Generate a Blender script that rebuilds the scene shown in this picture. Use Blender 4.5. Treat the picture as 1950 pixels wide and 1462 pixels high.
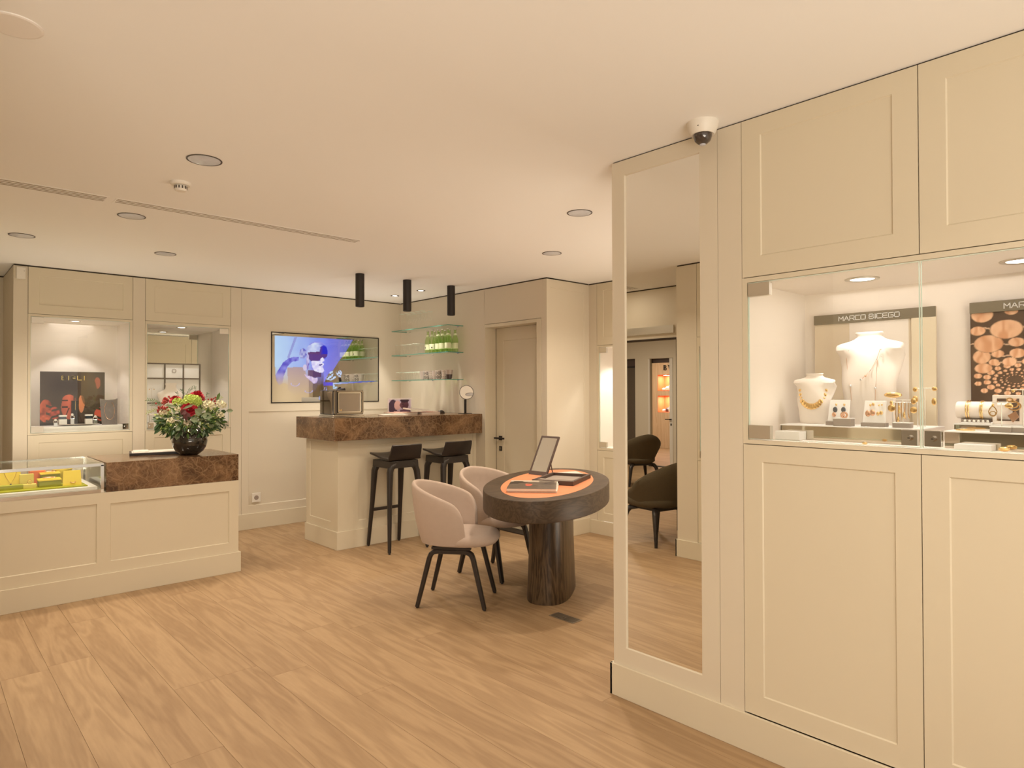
import bpy, bmesh, math, random
from mathutils import Matrix, Vector
from math import sin, cos, pi, radians, sqrt
random.seed(7)
for o in list(bpy.data.objects): bpy.data.objects.remove(o, do_unlink=True)
S = bpy.context.scene
COL = S.collection

# ------------------------------------------------------------------ camera
F_PX, YAW, PITCH, ROLL, EYE = 1250.8, 0.743591, 0.010983, -0.0028194, 1.42
fw = Vector((sin(YAW)*cos(PITCH), cos(YAW)*cos(PITCH), sin(PITCH)))
r0 = Vector((cos(YAW), -sin(YAW), 0)); u0 = r0.cross(fw)
rr = r0*cos(ROLL) + u0*sin(ROLL); uu = -r0*sin(ROLL) + u0*cos(ROLL)
cam_d = bpy.data.cameras.new('camera'); cam = bpy.data.objects.new('camera', cam_d); COL.objects.link(cam)
cam_d.sensor_fit = 'HORIZONTAL'; cam_d.sensor_width = 36; cam_d.lens = F_PX/1950*36
cam_d.clip_start = .05; cam_d.clip_end = 60
cam.matrix_world = Matrix(((rr.x, uu.x, -fw.x, 0), (rr.y, uu.y, -fw.y, 0), (rr.z, uu.z, -fw.z, EYE), (0, 0, 0, 1)))
S.camera = cam

# ------------------------------------------------------------------ world, exposure
w = bpy.data.worlds.new('world'); S.world = w; w.use_nodes = True
w.node_tree.nodes['Background'].inputs[0].default_value = (1.0, .87, .72, 1)
w.node_tree.nodes['Background'].inputs[1].default_value = WORLD_STRENGTH = .95
S.view_settings.view_transform = 'Standard'; S.view_settings.look = 'None'
S.view_settings.exposure = 0.0; S.view_settings.gamma = 1; S.view_settings.use_curve_mapping = False
S.cycles.transparent_max_bounces = 32
WARM = (1.0, .85, .68)
NEUT = (1.0, .92, .87)

def area(name, loc, size, power, col=WARM, rot=(0, 0, 0), spread=180, shape='DISK', sy=None):
    d = bpy.data.lights.new(name, 'AREA'); d.shape = shape; d.size = size
    if sy: d.size_y = sy
    d.energy = power; d.color = col; d.spread = radians(spread)
    o = bpy.data.objects.new(name, d); o.location = loc; o.rotation_euler = rot; COL.objects.link(o); return o

def spot(name, loc, power, angle=80, blend=.5, col=WARM, rot=(0, 0, 0), rad=.035):
    d = bpy.data.lights.new(name, 'SPOT'); d.energy = power; d.color = col; d.spot_size = radians(angle)
    d.spot_blend = blend; d.shadow_soft_size = rad
    o = bpy.data.objects.new(name, d); o.location = loc; o.rotation_euler = rot; COL.objects.link(o); return o

# added fill uplights with no fixtures, behind camera and counters and in the alcove
area('added_front_fill', (-1.1, -2.5, .35), 4.0, 190, (1, .895, .755), (radians(148), 0, 0), 150, 'RECTANGLE', 2.2)
area('added_bar_fill', (3.6, 6.45, .95), 1.3, 5, (1, .88, .72), (pi, 0, 0), 150, 'RECTANGLE', .3)
area('added_counter_fill', (.9, 6.42, .72), 1.3, 5, (1, .88, .72), (pi, 0, 0), 150, 'RECTANGLE', .3)
area('added_alcove_fill', (4.1, 1.75, .4), 1.0, 20, (1, .88, .72), (radians(150), 0, 0), 150, 'RECTANGLE', .8)
# the recessed ceiling lamps (their housings are built further down)
CEIL_LAMPS = [(1.01, 3.209), (1.003, 4.528), (.57, 5.591), (1.473, 5.592), (2.991, 2.642), (3.708, 3.566)]
UNSEEN_LAMPS = [(1.25, .25), (.9, 1.0), (.4, -1.2), (1.9, -1.2), (4.45, 2.2), (3.0, 4.35), (2.6, 5.9), (.0, 5.2), (4.75, 3.3)]  # added lamps without housings, extra fill for the room
for x, y in CEIL_LAMPS: area('downlight_or_fill', (x, y, 2.488), .13, 9, WARM, spread=135)
for x, y in UNSEEN_LAMPS[:4]: area('downlight_or_fill', (x, y, 2.488), .13, 6, WARM, spread=135)
for x, y in UNSEEN_LAMPS[4:]: area('downlight_or_fill', (x, y, 2.488), .13, 6, WARM, spread=135)
for x, y in ((-2.2, 5.6), (-3.6, 7.2), (-6.6, 8.2), (-7.6, 9.3)): area('downlight_or_fill', (x, y, 2.48), .3, 30, WARM)  # added lamps with no fixtures, brightening the room beyond the opening
area('downlight_or_fill', (-.45, 4.3, 2.488), .13, 2.5, WARM)

# ------------------------------------------------------------------ builders
class B:
    def __init__(s, M=None): s.v = []; s.f = []; s.M = M
    def _add(s, vs, fs):
        k = len(s.v)
        if s.M is not None: vs = [tuple(s.M @ Vector(p)) for p in vs]
        s.v += [tuple(p) for p in vs]; s.f += [tuple(i+k for i in f) for f in fs]
    def box(s, x0, x1, y0, y1, z0, z1):
        s._add([(x0,y0,z0),(x1,y0,z0),(x1,y1,z0),(x0,y1,z0),(x0,y0,z1),(x1,y0,z1),(x1,y1,z1),(x0,y1,z1)],
               [(0,3,2,1),(4,5,6,7),(0,1,5,4),(1,2,6,5),(2,3,7,6),(3,0,4,7)]); return s
    def prism(s, pts, z0, z1):
        n = len(pts); s._add([(p[0],p[1],z0) for p in pts]+[(p[0],p[1],z1) for p in pts],
            [tuple(range(n-1,-1,-1)), tuple(range(n,2*n))]+[(i,(i+1)%n,n+(i+1)%n,n+i) for i in range(n)]); return s
    def hull2(s, A, C):                       # loft two equal loops, capped
        n = len(A); s._add(list(A)+list(C), [tuple(range(n-1,-1,-1)), tuple(range(n,2*n))]+[(i,(i+1)%n,n+(i+1)%n,n+i) for i in range(n)]); return s
    def loft(s, rings, cap=True, closed=True):
        n = len(rings[0]); vs = [p for r in rings for p in r]; fs = []
        m = n if closed else n-1
        for j in range(len(rings)-1):
            for i in range(m): fs.append((j*n+i, j*n+(i+1)%n, (j+1)*n+(i+1)%n, (j+1)*n+i))
        if cap: fs += [tuple(range(n-1,-1,-1)), tuple(range((len(rings)-1)*n, len(rings)*n))]
        s._add(vs, fs); return s
    def lathe(s, prof, c=(0,0,0), seg=24, a=1, b=1, rot=0, power=2, cap=True):
        rings = []
        for r, z in prof:
            ring = []
            for i in range(seg):
                t = 2*pi*i/seg; cx, sy = cos(t), sin(t); e = 2/power
                x = r*a*abs(cx)**e*(1 if cx >= 0 else -1); y = r*b*abs(sy)**e*(1 if sy >= 0 else -1)
                ring.append((c[0]+x*cos(rot)-y*sin(rot), c[1]+x*sin(rot)+y*cos(rot), c[2]+z))
            rings.append(ring)
        return s.loft(rings, cap)
    def tube(s, pts, r, seg=8, up=(0,0,1), flat=1.0):
        P = [Vector(p) for p in pts]; rings = []; n = len(P)
        rs = r if isinstance(r, (list, tuple)) else [r]*n
        for i in range(n):
            d = (P[min(i+1, n-1)]-P[max(i-1, 0)]).normalized()
            U = Vector(up)
            if abs(d.dot(U)) > .98: U = Vector((0, 1, 0)) if abs(d.y) < .9 else Vector((1, 0, 0))
            a = d.cross(U).normalized(); bb = a.cross(d).normalized()
            rings.append([tuple(P[i]+a*cos(2*pi*k/seg)*rs[i]+bb*sin(2*pi*k/seg)*rs[i]*flat) for k in range(seg)])
        return s.loft(rings)
    def rtube(s, pts, wds, ths, side):        # rectangular-section bar; side = fixed sideways direction
        P = [Vector(p) for p in pts]; n = len(P); rings = []; A = Vector(side).normalized()
        for i in range(n):
            d = (P[min(i+1, n-1)]-P[max(i-1, 0)]).normalized(); bb = A.cross(d).normalized(); a = d.cross(bb).normalized()
            w_ = wds[i]/2; t_ = ths[i]/2; c_ = .3
            rings.append([tuple(P[i]+a*w_*p+bb*t_*q) for p, q in ((1,1-c_),(1-c_,1),(-1+c_,1),(-1,1-c_),(-1,-1+c_),(-1+c_,-1),(1-c_,-1),(1,-1+c_))])
        return s.loft(rings)
    def sphere(s, c, r, seg=12, rings=7, sc=(1,1,1)):
        vs = [(c[0], c[1], c[2]-r*sc[2])]; fs = []
        for j in range(1, rings):
            p = -pi/2+pi*j/rings
            for i in range(seg):
                t = 2*pi*i/seg; vs.append((c[0]+r*cos(p)*cos(t)*sc[0], c[1]+r*cos(p)*sin(t)*sc[1], c[2]+r*sin(p)*sc[2]))
        vs.append((c[0], c[1], c[2]+r*sc[2])); L = len(vs)-1
        for i in range(seg):
            fs.append((0, 1+(i+1)%seg, 1+i)); fs.append((L, L-seg+i, L-seg+(i+1)%seg))
        for j in range(rings-2):
            for i in range(seg): fs.append((1+j*seg+i, 1+j*seg+(i+1)%seg, 1+(j+1)*seg+(i+1)%seg, 1+(j+1)*seg+i))
        s._add(vs, fs); return s
    def recess(s, u0, u1, w0, w1, iu0, iu1, iw0, iw1, d=.008, t=.02):   # local: u = x, front n = 0 (+y outwards), w = z
        s._add([(u0,0,w0),(u1,0,w0),(u1,0,w1),(u0,0,w1),(iu0,0,iw0),(iu1,0,iw0),(iu1,0,iw1),(iu0,0,iw1),
                (iu0+.004,-d,iw0+.004),(iu1-.004,-d,iw0+.004),(iu1-.004,-d,iw1-.004),(iu0+.004,-d,iw1-.004),(u0,-t,w0),(u1,-t,w0),(u1,-t,w1),(u0,-t,w1)],
               [(0,1,5,4),(1,2,6,5),(2,3,7,6),(3,0,4,7),(4,5,9,8),(5,6,10,9),(6,7,11,10),(7,4,8,11),(8,9,10,11),
                (0,12,13,1),(1,13,14,2),(2,14,15,3),(3,15,12,0),(12,15,14,13)]); return s
    def frame(s, u0, u1, w0, w1, b, n0, n1):   # picture-frame of four bars, local n from n0 to n1
        s.box(u0, u1, n0, n1, w0, w0+b); s.box(u0, u1, n0, n1, w1-b, w1)
        s.box(u0, u0+b, n0, n1, w0+b, w1-b); s.box(u1-b, u1, n0, n1, w0+b, w1-b); return s
    def leaf(s, p, d, nrm, L, W, fold=.15):
        p = Vector(p); d = Vector(d).normalized(); nrm = Vector(nrm); sd = d.cross(nrm)
        if sd.length < 1e-3: sd = d.cross(Vector((1, .3, .2)))
        sd.normalize(); up = sd.cross(d)
        q = lambda a, b_, c_: tuple(p+d*L*a+sd*W*b_+up*W*c_)
        s._add([q(0,0,0), q(.3,.42,fold), q(.68,.42,fold), q(1,0,-.1), q(.68,-.42,fold), q(.3,-.42,fold), q(.5,0,-.05)],
               [(0,1,6),(1,2,6),(2,3,6),(3,4,6),(4,5,6),(5,0,6)]); return s

def face_back(y0): return Matrix(((1,0,0,0),(0,-1,0,y0),(0,0,1,0),(0,0,0,1)))    # wall looking towards -y; u = x
def face_mx(x0): return Matrix(((0,-1,0,x0),(1,0,0,0),(0,0,1,0),(0,0,0,1)))      # wall looking towards -x; u = y
def face_px(x0): return Matrix(((0,1,0,x0),(1,0,0,0),(0,0,1,0),(0,0,0,1)))       # wall looking towards +x; u = y

def obj(name, b, m, parent=None, smooth=False, bevel=0, sub=0, normals=True):
    me = bpy.data.meshes.new(name); me.from_pydata(b.v, [], b.f); me.materials.append(m)
    if normals:
        bm = bmesh.new(); bm.from_mesh(me); bmesh.ops.recalc_face_normals(bm, faces=bm.faces); bm.to_mesh(me); bm.free()
    if smooth:
        me.polygons.foreach_set('use_smooth', [True]*len(me.polygons)); me.set_sharp_from_angle(angle=radians(40 if smooth is True else smooth))
    o = bpy.data.objects.new(name, me); COL.objects.link(o)
    if parent is not None:
        o.parent = parent
        if parent.type == 'EMPTY': o.matrix_parent_inverse = Matrix.Translation(-parent.location)
    if bevel:
        md = o.modifiers.new('bevel', 'BEVEL'); md.width = bevel; md.segments = 2; md.limit_method = 'ANGLE'
    if sub:
        md = o.modifiers.new('sub', 'SUBSURF'); md.levels = sub; md.render_levels = sub
    return o
def tag(o, label, cat, group=None):
    o['label'] = label; o['category'] = cat
    if group: o['group'] = group
    return o
def thing(name, label, cat, loc=(0,0,0), group=None):
    o = bpy.data.objects.new(name, None); o.location = loc; o.empty_display_size = .05; COL.objects.link(o)
    return tag(o, label, cat, group)
def struct(name, b, m, parent=None, **k):
    o = obj(name, b, m, parent, **k)
    if parent is None: o['kind'] = 'structure'
    return o
def dup(root, loc, rz, label, group=None):
    def cp(o, par):
        c = o.copy(); COL.objects.link(c); c.parent = par
        for ch in list(o.children): cp(ch, c)
        return c
    r = cp(root, None); r.location = loc; r.rotation_euler = (0, 0, rz); r['label'] = label
    if group: r['group'] = group
    return r

# ------------------------------------------------------------------ materials
def nt(name):
    m = bpy.data.materials.new(name); m.use_nodes = True; t = m.node_tree; p = t.nodes['Principled BSDF']; return m, t, p
def mat(name, col, rough=.5, metal=0, noise=.03, scale=12, bump=0, spec=.5, coat=0, emit=None, es=1):
    m, t, p = nt(name); N = t.nodes; L = t.links
    p.inputs['Roughness'].default_value = rough; p.inputs['Metallic'].default_value = metal
    p.inputs['Specular IOR Level'].default_value = spec; p.inputs['Coat Weight'].default_value = coat
    g = N.new('ShaderNodeNewGeometry'); n = N.new('ShaderNodeTexNoise'); n.inputs['Scale'].default_value = scale; n.inputs['Detail'].default_value = 3
    L.new(g.outputs['Position'], n.inputs['Vector'])
    r = N.new('ShaderNodeMapRange'); r.inputs[3].default_value = 1-noise; r.inputs[4].default_value = 1+noise
    mx = N.new('ShaderNodeVectorMath'); mx.operation = 'SCALE'; mx.inputs[0].default_value = col[:3]
    L.new(n.outputs['Fac'], r.inputs[0]); L.new(r.outputs[0], mx.inputs['Scale']); L.new(mx.outputs[0], p.inputs['Base Color'])
    if bump:
        b = N.new('ShaderNodeBump'); b.inputs['Strength'].default_value = bump; b.inputs['Distance'].default_value = .002
        L.new(n.outputs['Fac'], b.inputs['Height']); L.new(b.outputs[0], p.inputs['Normal'])
    if emit: p.inputs['Emission Color'].default_value = (*emit, 1); p.inputs['Emission Strength'].default_value = es
    return m
def ramp(N, stops):
    r = N.new('ShaderNodeValToRGB'); e = r.color_ramp.elements
    while len(e) > len(stops): e.remove(e[-1])
    while len(e) < len(stops): e.new(1)
    for k, (p, c) in enumerate(stops): e[k].position = p; e[k].color = (*c, 1)
    return r
def wood(name, base, dark, along='y', scale=1.0, rough=.45, rnd=.12, planks=False, contrast=1.0):
    m, t, p = nt(name); N = t.nodes; L = t.links
    g = N.new('ShaderNodeNewGeometry'); oi = N.new('ShaderNodeObjectInfo')
    off = N.new('ShaderNodeVectorMath'); off.operation = 'SCALE'; off.inputs[0].default_value = (7.3, 11.1, 3.7)
    L.new(oi.outputs['Random'], off.inputs['Scale'])
    ad = N.new('ShaderNodeVectorMath'); L.new(g.outputs['Position'], ad.inputs[0]); L.new(off.outputs[0], ad.inputs[1])
    mp = N.new('ShaderNodeMapping'); k = {'y': (9, .9, 9), 'x': (.9, 9, 9), 'z': (9, 9, .9)}[along]
    mp.inputs['Scale'].default_value = [a*scale for a in k]; L.new(ad.outputs[0], mp.inputs['Vector'])
    n1 = N.new('ShaderNodeTexNoise'); n1.inputs['Scale'].default_value = 1.0; n1.inputs['Detail'].default_value = 2; n1.inputs['Distortion'].default_value = .6
    L.new(mp.outputs[0], n1.inputs['Vector'])
    ml = N.new('ShaderNodeMath'); ml.operation = 'MULTIPLY'; ml.inputs[1].default_value = 26; L.new(n1.outputs['Fac'], ml.inputs[0])
    sn = N.new('ShaderNodeMath'); sn.operation = 'SINE'; L.new(ml.outputs[0], sn.inputs[0])
    n2 = N.new('ShaderNodeTexNoise'); n2.inputs['Scale'].default_value = 9; n2.inputs['Detail'].default_value = 5; L.new(mp.outputs[0], n2.inputs['Vector'])
    n3 = N.new('ShaderNodeTexNoise'); n3.inputs['Scale'].default_value = .45; n3.inputs['Detail'].default_value = 2; L.new(ad.outputs[0], n3.inputs['Vector'])
    a1 = N.new('ShaderNodeMath'); a1.operation = 'MULTIPLY_ADD'; a1.inputs[1].default_value = .13*contrast; a1.inputs[2].default_value = .42; L.new(sn.outputs[0], a1.inputs[0])
    a2 = N.new('ShaderNodeMath'); a2.operation = 'MULTIPLY_ADD'; a2.inputs[1].default_value = .34*contrast; L.new(n2.outputs['Fac'], a2.inputs[0]); L.new(a1.outputs[0], a2.inputs[2])
    a3 = N.new('ShaderNodeMath'); a3.operation = 'MULTIPLY_ADD'; a3.inputs[1].default_value = rnd; L.new(oi.outputs['Random'], a3.inputs[0]); L.new(a2.outputs[0], a3.inputs[2])
    a4 = N.new('ShaderNodeMath'); a4.operation = 'MULTIPLY_ADD'; a4.inputs[1].default_value = .25; L.new(n3.outputs['Fac'], a4.inputs[0]); L.new(a3.outputs[0], a4.inputs[2])
    r = ramp(N, [(.35, base), (1.0, dark)]); L.new(a4.outputs[0], r.inputs[0]); L.new(r.outputs[0], p.inputs['Base Color'])
    bp = N.new('ShaderNodeBump'); bp.inputs['Strength'].default_value = .12; bp.inputs['Distance'].default_value = .001
    L.new(a2.outputs[0], bp.inputs['Height']); L.new(bp.outputs[0], p.inputs['Normal'])
    p.inputs['Roughness'].default_value = rough; p.inputs['Specular IOR Level'].default_value = .35
    return m
def marble(name):
    m, t, p = nt(name); N = t.nodes; L = t.links
    g = N.new('ShaderNodeNewGeometry'); n = N.new('ShaderNodeTexNoise'); n.inputs['Scale'].default_value = 7; n.inputs['Detail'].default_value = 4
    L.new(g.outputs['Position'], n.inputs['Vector'])
    sc = N.new('ShaderNodeVectorMath'); sc.operation = 'MULTIPLY_ADD'; sc.inputs[1].default_value = (.16, .16, .16)
    L.new(n.outputs['Color'], sc.inputs[0]); L.new(g.outputs['Position'], sc.inputs[2])
    def crack(s, wd):
        v = N.new('ShaderNodeTexVoronoi'); v.feature = 'DISTANCE_TO_EDGE'; v.inputs['Scale'].default_value = s; L.new(sc.outputs[0], v.inputs['Vector'])
        r = N.new('ShaderNodeMapRange'); r.inputs[1].default_value = 0; r.inputs[2].default_value = wd; r.inputs[3].default_value = 1; r.inputs[4].default_value = 0
        L.new(v.outputs['Distance'], r.inputs[0]); return r.outputs[0]
    c1 = crack(11, .05); c2 = crack(34, .14)
    n2 = N.new('ShaderNodeTexNoise'); n2.inputs['Scale'].default_value = 5.5; n2.inputs['Detail'].default_value = 7; n2.inputs['Roughness'].default_value = .65; L.new(sc.outputs[0], n2.inputs['Vector'])
    base = ramp(N, [(.36, (.060, .028, .013)), (.5, (.125, .064, .029)), (.62, (.21, .115, .055)), (.75, (.29, .17, .085))]); L.new(n2.outputs['Fac'], base.inputs[0])
    md = N.new('ShaderNodeMath'); md.operation = 'MULTIPLY'; L.new(c2, md.inputs[0]); L.new(n.outputs['Fac'], md.inputs[1])
    mxx = N.new('ShaderNodeMath'); mxx.operation = 'MAXIMUM'; L.new(md.outputs[0], mxx.inputs[0]); L.new(c1, mxx.inputs[1])
    m2 = N.new('ShaderNodeMath'); m2.operation = 'MULTIPLY'; m2.inputs[1].default_value = .50; L.new(mxx.outputs[0], m2.inputs[0])
    mix = N.new('ShaderNodeMix'); mix.data_type = 'RGBA'; mix.inputs[7].default_value = (.42, .27, .145, 1)
    L.new(m2.outputs[0], mix.inputs[0]); L.new(base.outputs[0], mix.inputs[6]); L.new(mix.outputs[2], p.inputs['Base Color'])
    p.inputs['Roughness'].default_value = .16; return m
def glass(name, tint=(.985, .995, .985), refl=.09, rough=0.0, thin=False):
    m, t, p = nt(name); N = t.nodes; L = t.links; N.remove(p)
    tr = N.new('ShaderNodeBsdfTransparent'); tr.inputs[0].default_value = (*tint, 1)
    gl = N.new('ShaderNodeBsdfGlossy'); gl.inputs['Roughness'].default_value = rough; gl.inputs['Color'].default_value = (.95, .97, .97, 1)
    lw = N.new('ShaderNodeLayerWeight'); lw.inputs[0].default_value = .12
    mr = N.new('ShaderNodeMath'); mr.operation = 'MULTIPLY_ADD'; mr.inputs[1].default_value = .30 if thin else .55; mr.inputs[2].default_value = refl*.3; L.new(lw.outputs['Fresnel'], mr.inputs[0])
    mx = N.new('ShaderNodeMixShader'); L.new(mr.outputs[0], mx.inputs[0]); L.new(tr.outputs[0], mx.inputs[1]); L.new(gl.outputs[0], mx.inputs[2])
    L.new(mx.outputs[0], N['Material Output'].inputs[0]); return m
def printed(name, rough=.35, emission=False):
    m, t, p = nt(name); N = t.nodes; L = t.links
    a = N.new('ShaderNodeAttribute'); a.attribute_name = 'Col'
    if not emission:
        L.new(a.outputs['Color'], p.inputs['Base Color']); p.inputs['Roughness'].default_value = rough; return m
    N.remove(p); e = N.new('ShaderNodeEmission'); L.new(a.outputs['Color'], e.inputs[0]); e.inputs[1].default_value = .95
    g = N.new('ShaderNodeBsdfGlossy'); g.inputs['Roughness'].default_value = .0; g.inputs['Color'].default_value = (.72, .72, .68, 1)
    mx = N.new('ShaderNodeMixShader'); L.new(a.outputs['Alpha'], mx.inputs[0]); L.new(g.outputs[0], mx.inputs[1]); L.new(e.outputs[0], mx.inputs[2])
    L.new(mx.outputs[0], N['Material Output'].inputs[0]); return m
def emis(name, col, s):
    m, t, p = nt(name); p.inputs['Base Color'].default_value = (*col, 1); p.inputs['Emission Color'].default_value = (*col, 1); p.inputs['Emission Strength'].default_value = s; return m

M_CREAM = mat('cream_lacquer', (.70, .63, .485), .42, noise=.012, scale=3, spec=.4)
M_WALLP = mat('cream_wall_paint', (.70, .63, .505), .6, noise=.012, scale=2)
M_CEIL = mat('ceiling_paint', (.92, .91, .89), .8, noise=.012, scale=1.2)
M_GAP = mat('shadow_gap_dark', (.035, .022, .012), .7)
M_JOINT = mat('panel_joint_brown', (.22, .17, .10), .7)
M_LIN = mat('niche_lining_fabric', (.90, .82, .73), .75, noise=.02, scale=60)
M_OAK = wood('oak_floor_plank', (.50, .345, .195), (.29, .182, .095), 'y', 1.15, .5, .13, contrast=.85)
M_SUB = mat('floor_joint', (.25, .15, .08), .8)
M_DWOOD = wood('dark_oak_top', (.115, .078, .048), (.038, .024, .014), 'x', 2.5, .50, .0)
M_PWOOD = wood('dark_oak_pedestal', (.17, .112, .062), (.040, .024, .012), 'z', 2.6, .35, .0, contrast=1.5)
M_MARB = marble('brown_marble')
M_FAB = mat('taupe_velvet', (.50, .395, .325), .9, noise=.05, scale=25, bump=.15)
M_OLIVE = mat('olive_wool', (.10, .078, .045), .95, noise=.08, scale=60, bump=.2)
M_BLK = mat('black_stained_wood', (.022, .016, .013), .38)
M_BLEA = mat('black_leather', (.022, .016, .015), .33, bump=.1, scale=120)
M_BMET = mat('matt_black_metal', (.018, .013, .011), .5)
M_CHR = mat('polished_chrome', (.66, .63, .58), .08, 1, noise=.01)
M_BRU = mat('brushed_steel', (.70, .66, .58), .42, 1, noise=.02)
M_GOLD = mat('gold', (.95, .66, .30), .22, 1, noise=.03)
M_ROSE = mat('rose_gold', (.95, .60, .42), .25, 1, noise=.03)
M_SILV = mat('silver', (.85, .85, .86), .15, 1)
M_GEM = mat('dark_gem', (.06, .07, .09), .05, 0, coat=1)
M_MIR = mat('mirror_silvering', (.90, .90, .86), .0, 1, noise=0)
M_GLS = glass('clear_glass')
M_GLE = mat('green_glass_edge', (.10, .30, .22), .15, noise=.05)
M_GGRN = glass('green_bottle_glass', (.84, .95, .70), .08)
M_GTHIN = glass('thin_drinking_glass', (.985, .99, .985), .05, thin=True)
M_GDRK = glass('smoked_glass', (.10, .08, .06), .3)
M_LEDGE = mat('pale_glass_edge', (.70, .82, .72), .1)
M_ORAN = mat('orange_leather', (.74, .265, .12), .5, noise=.03, scale=80, bump=.1)
M_ORBX = mat('orange_card', (.90, .22, .07), .6)
M_YEL = mat('yellow_card', (.70, .52, .03), .6)
M_YGR = mat('yellow_green_card', (.36, .36, .008), .6)
M_PYE = mat('pale_yellow_card', (.78, .66, .16), .6)
M_WHT = mat('white_lacquer', (.86, .84, .80), .4)
M_WPL = mat('white_plastic', (.80, .76, .68), .45)
M_IVO = mat('ivory_leatherette', (.88, .80, .72), .55, noise=.02, scale=90)
M_TAU = mat('taupe_leatherette', (.33, .275, .23), .6)
M_GLINE = mat('lamp_grey_lens', (.60, .63, .72), .25, noise=.12, scale=40, coat=.4)
M_LINE = mat('dark_lamp_ring', (.07, .055, .045), .4)
M_LIT = emis('lit_lamp_lens', (1, .95, .90), 6)
M_PAPER = mat('paper_edge', (.80, .72, .62), .7)
M_DGREY = mat('dark_grey_cover', (.13, .115, .10), .5)
M_BROWNL = mat('brown_leather', (.085, .055, .045), .5)
M_PRINT = printed('flat_print', .30)
M_SCREEN = printed('mirror_television_screen', emission=True)
M_VASE = mat('dark_glazed_vase', (.035, .032, .026), .07, .35, noise=.3, scale=50, coat=1)
M_STONEG = mat('socket_steel', (.34, .28, .21), .4, .6)
M_BRONZE = mat('bronze_sheet', (.14, .11, .08), .45, .3)

def raster(name, P00, U, V, nu, nv, fn, m, parent, thick=None):
    """flat printed sheet: P00 bottom-left corner, U and V edge vectors, fn(u, v) -> rgb or rgba (v up)"""
    P00 = Vector(P00); U = Vector(U); V = Vector(V); vs = []; cols = []
    for j in range(nv+1):
        for i in range(nu+1):
            vs.append(tuple(P00+U*(i/nu)+V*(j/nv))); c = fn(i/nu, j/nv); cols += list(c) if len(c) == 4 else [*c, 1]
    fs = [(j*(nu+1)+i, j*(nu+1)+i+1, (j+1)*(nu+1)+i+1, (j+1)*(nu+1)+i) for j in range(nv) for i in range(nu)]
    me = bpy.data.meshes.new(name); me.from_pydata(vs, [], fs); me.materials.append(m)
    at = me.color_attributes.new('Col', 'FLOAT_COLOR', 'POINT'); at.data.foreach_set('color', cols)
    o = bpy.data.objects.new(name, me); COL.objects.link(o); o.parent = parent
    if parent is not None and parent.type == 'EMPTY': o.matrix_parent_inverse = Matrix.Translation(-parent.location)
    return o
def inpoly(x, y, P):
    c = False; j = len(P)-1
    for i in range(len(P)):
        xi, yi = P[i]; xj, yj = P[j]
        if (yi > y) != (yj > y) and x < (xj-xi)*(y-yi)/(yj-yi)+xi: c = not c
        j = i
    return c
def h2(i, j, s=0):
    v = sin(i*127.1+j*311.7+s*74.7)*43758.5453; return v-math.floor(v)
def vn(x, y, s=0):
    i = math.floor(x); j = math.floor(y); a = x-i; b_ = y-j; a = a*a*(3-2*a); b_ = b_*b_*(3-2*b_)
    return (h2(i,j,s)*(1-a)+h2(i+1,j,s)*a)*(1-b_)+(h2(i,j+1,s)*(1-a)+h2(i+1,j+1,s)*a)*b_
def lin(r, g, b_): return tuple((c/255/12.92 if c <= 10 else ((c/255+.055)/1.055)**2.4) for c in (r, g, b_))
def mixc(a, b_, t): t = max(0, min(1, t)); return tuple(p*(1-t)+q*t for p, q in zip(a, b_))

# stroke lettering (square, flat): strokes on a 0..1 grid
GL = {'M': [[(0,0),(0,1),(.5,.35),(1,1),(1,0)]], 'A': [[(0,0),(.5,1),(1,0)],[(.2,.33),(.8,.33)]],
 'R': [[(0,0),(0,1),(1,1),(1,.42),(0,.42)],[(.55,.42),(1,0)]], 'C': [[(1,1),(0,1),(0,0),(1,0)]],
 'O': [[(0,0),(0,1),(1,1),(1,0),(0,0)]], 'B': [[(0,0),(0,1),(.9,1),(.9,.52),(1,.52),(1,0),(0,0)],[(0,.52),(.9,.52)]],
 'I': [[(.5,0),(.5,1)]], 'E': [[(1,1),(0,1),(0,0),(1,0)],[(0,.5),(.9,.5)]], 'G': [[(1,1),(0,1),(0,0),(1,0),(1,.48),(.5,.48)]],
 'L': [[(0,1),(0,0),(.9,0)]], 'V': [[(0,1),(.5,0),(1,1)]]}
def arc(cx, cy, r, a0, a1, n=14, sx=1): return [(cx+r*sx*cos(radians(a0+(a1-a0)*i/n)), cy+r*sin(radians(a0+(a1-a0)*i/n))) for i in range(n+1)]
GR = dict(GL); GR['G'] = [arc(.5,.5,.5,40,340,20)+[(1,.46),(.55,.46)]]; GR['B'] = [[(0,0),(0,1),(.35,1)]+arc(.42,.76,.24,90,-90,10,1.3)+[(0,.52)], [(.4,.52)]+arc(.46,.26,.26,90,-90,10,1.5)+[(0,0)]]
def letters(b, text, u, w_, hgt, wid, gap, st, n0, n1, G=GL, space=.6, narrow='I'):
    """adds strokes in local (u, n, w) coordinates"""
    for ch in text:
        if ch == ' ': u += wid*space; continue
        cw = wid*(.18 if ch in narrow else 1)
        for pl in G[ch]:
            for (x0, y0), (x1, y1) in zip(pl, pl[1:]):
                if ch in narrow: x0 = x1 = .5
                a = Vector((u+x0*cw, w_+y0*hgt)); c = Vector((u+x1*cw, w_+y1*hgt)); d = (c-a)
                if d.length < 1e-6: continue
                d.normalize(); nn = Vector((-d.y, d.x))*st/2; a -= d*st/2; c += d*st/2
                q = [a-nn, c-nn, c+nn, a+nn]
                b.hull2([(p.x, n0, p.y) for p in q], [(p.x, n1, p.y) for p in q])
        u += cw+gap
    return u

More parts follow.
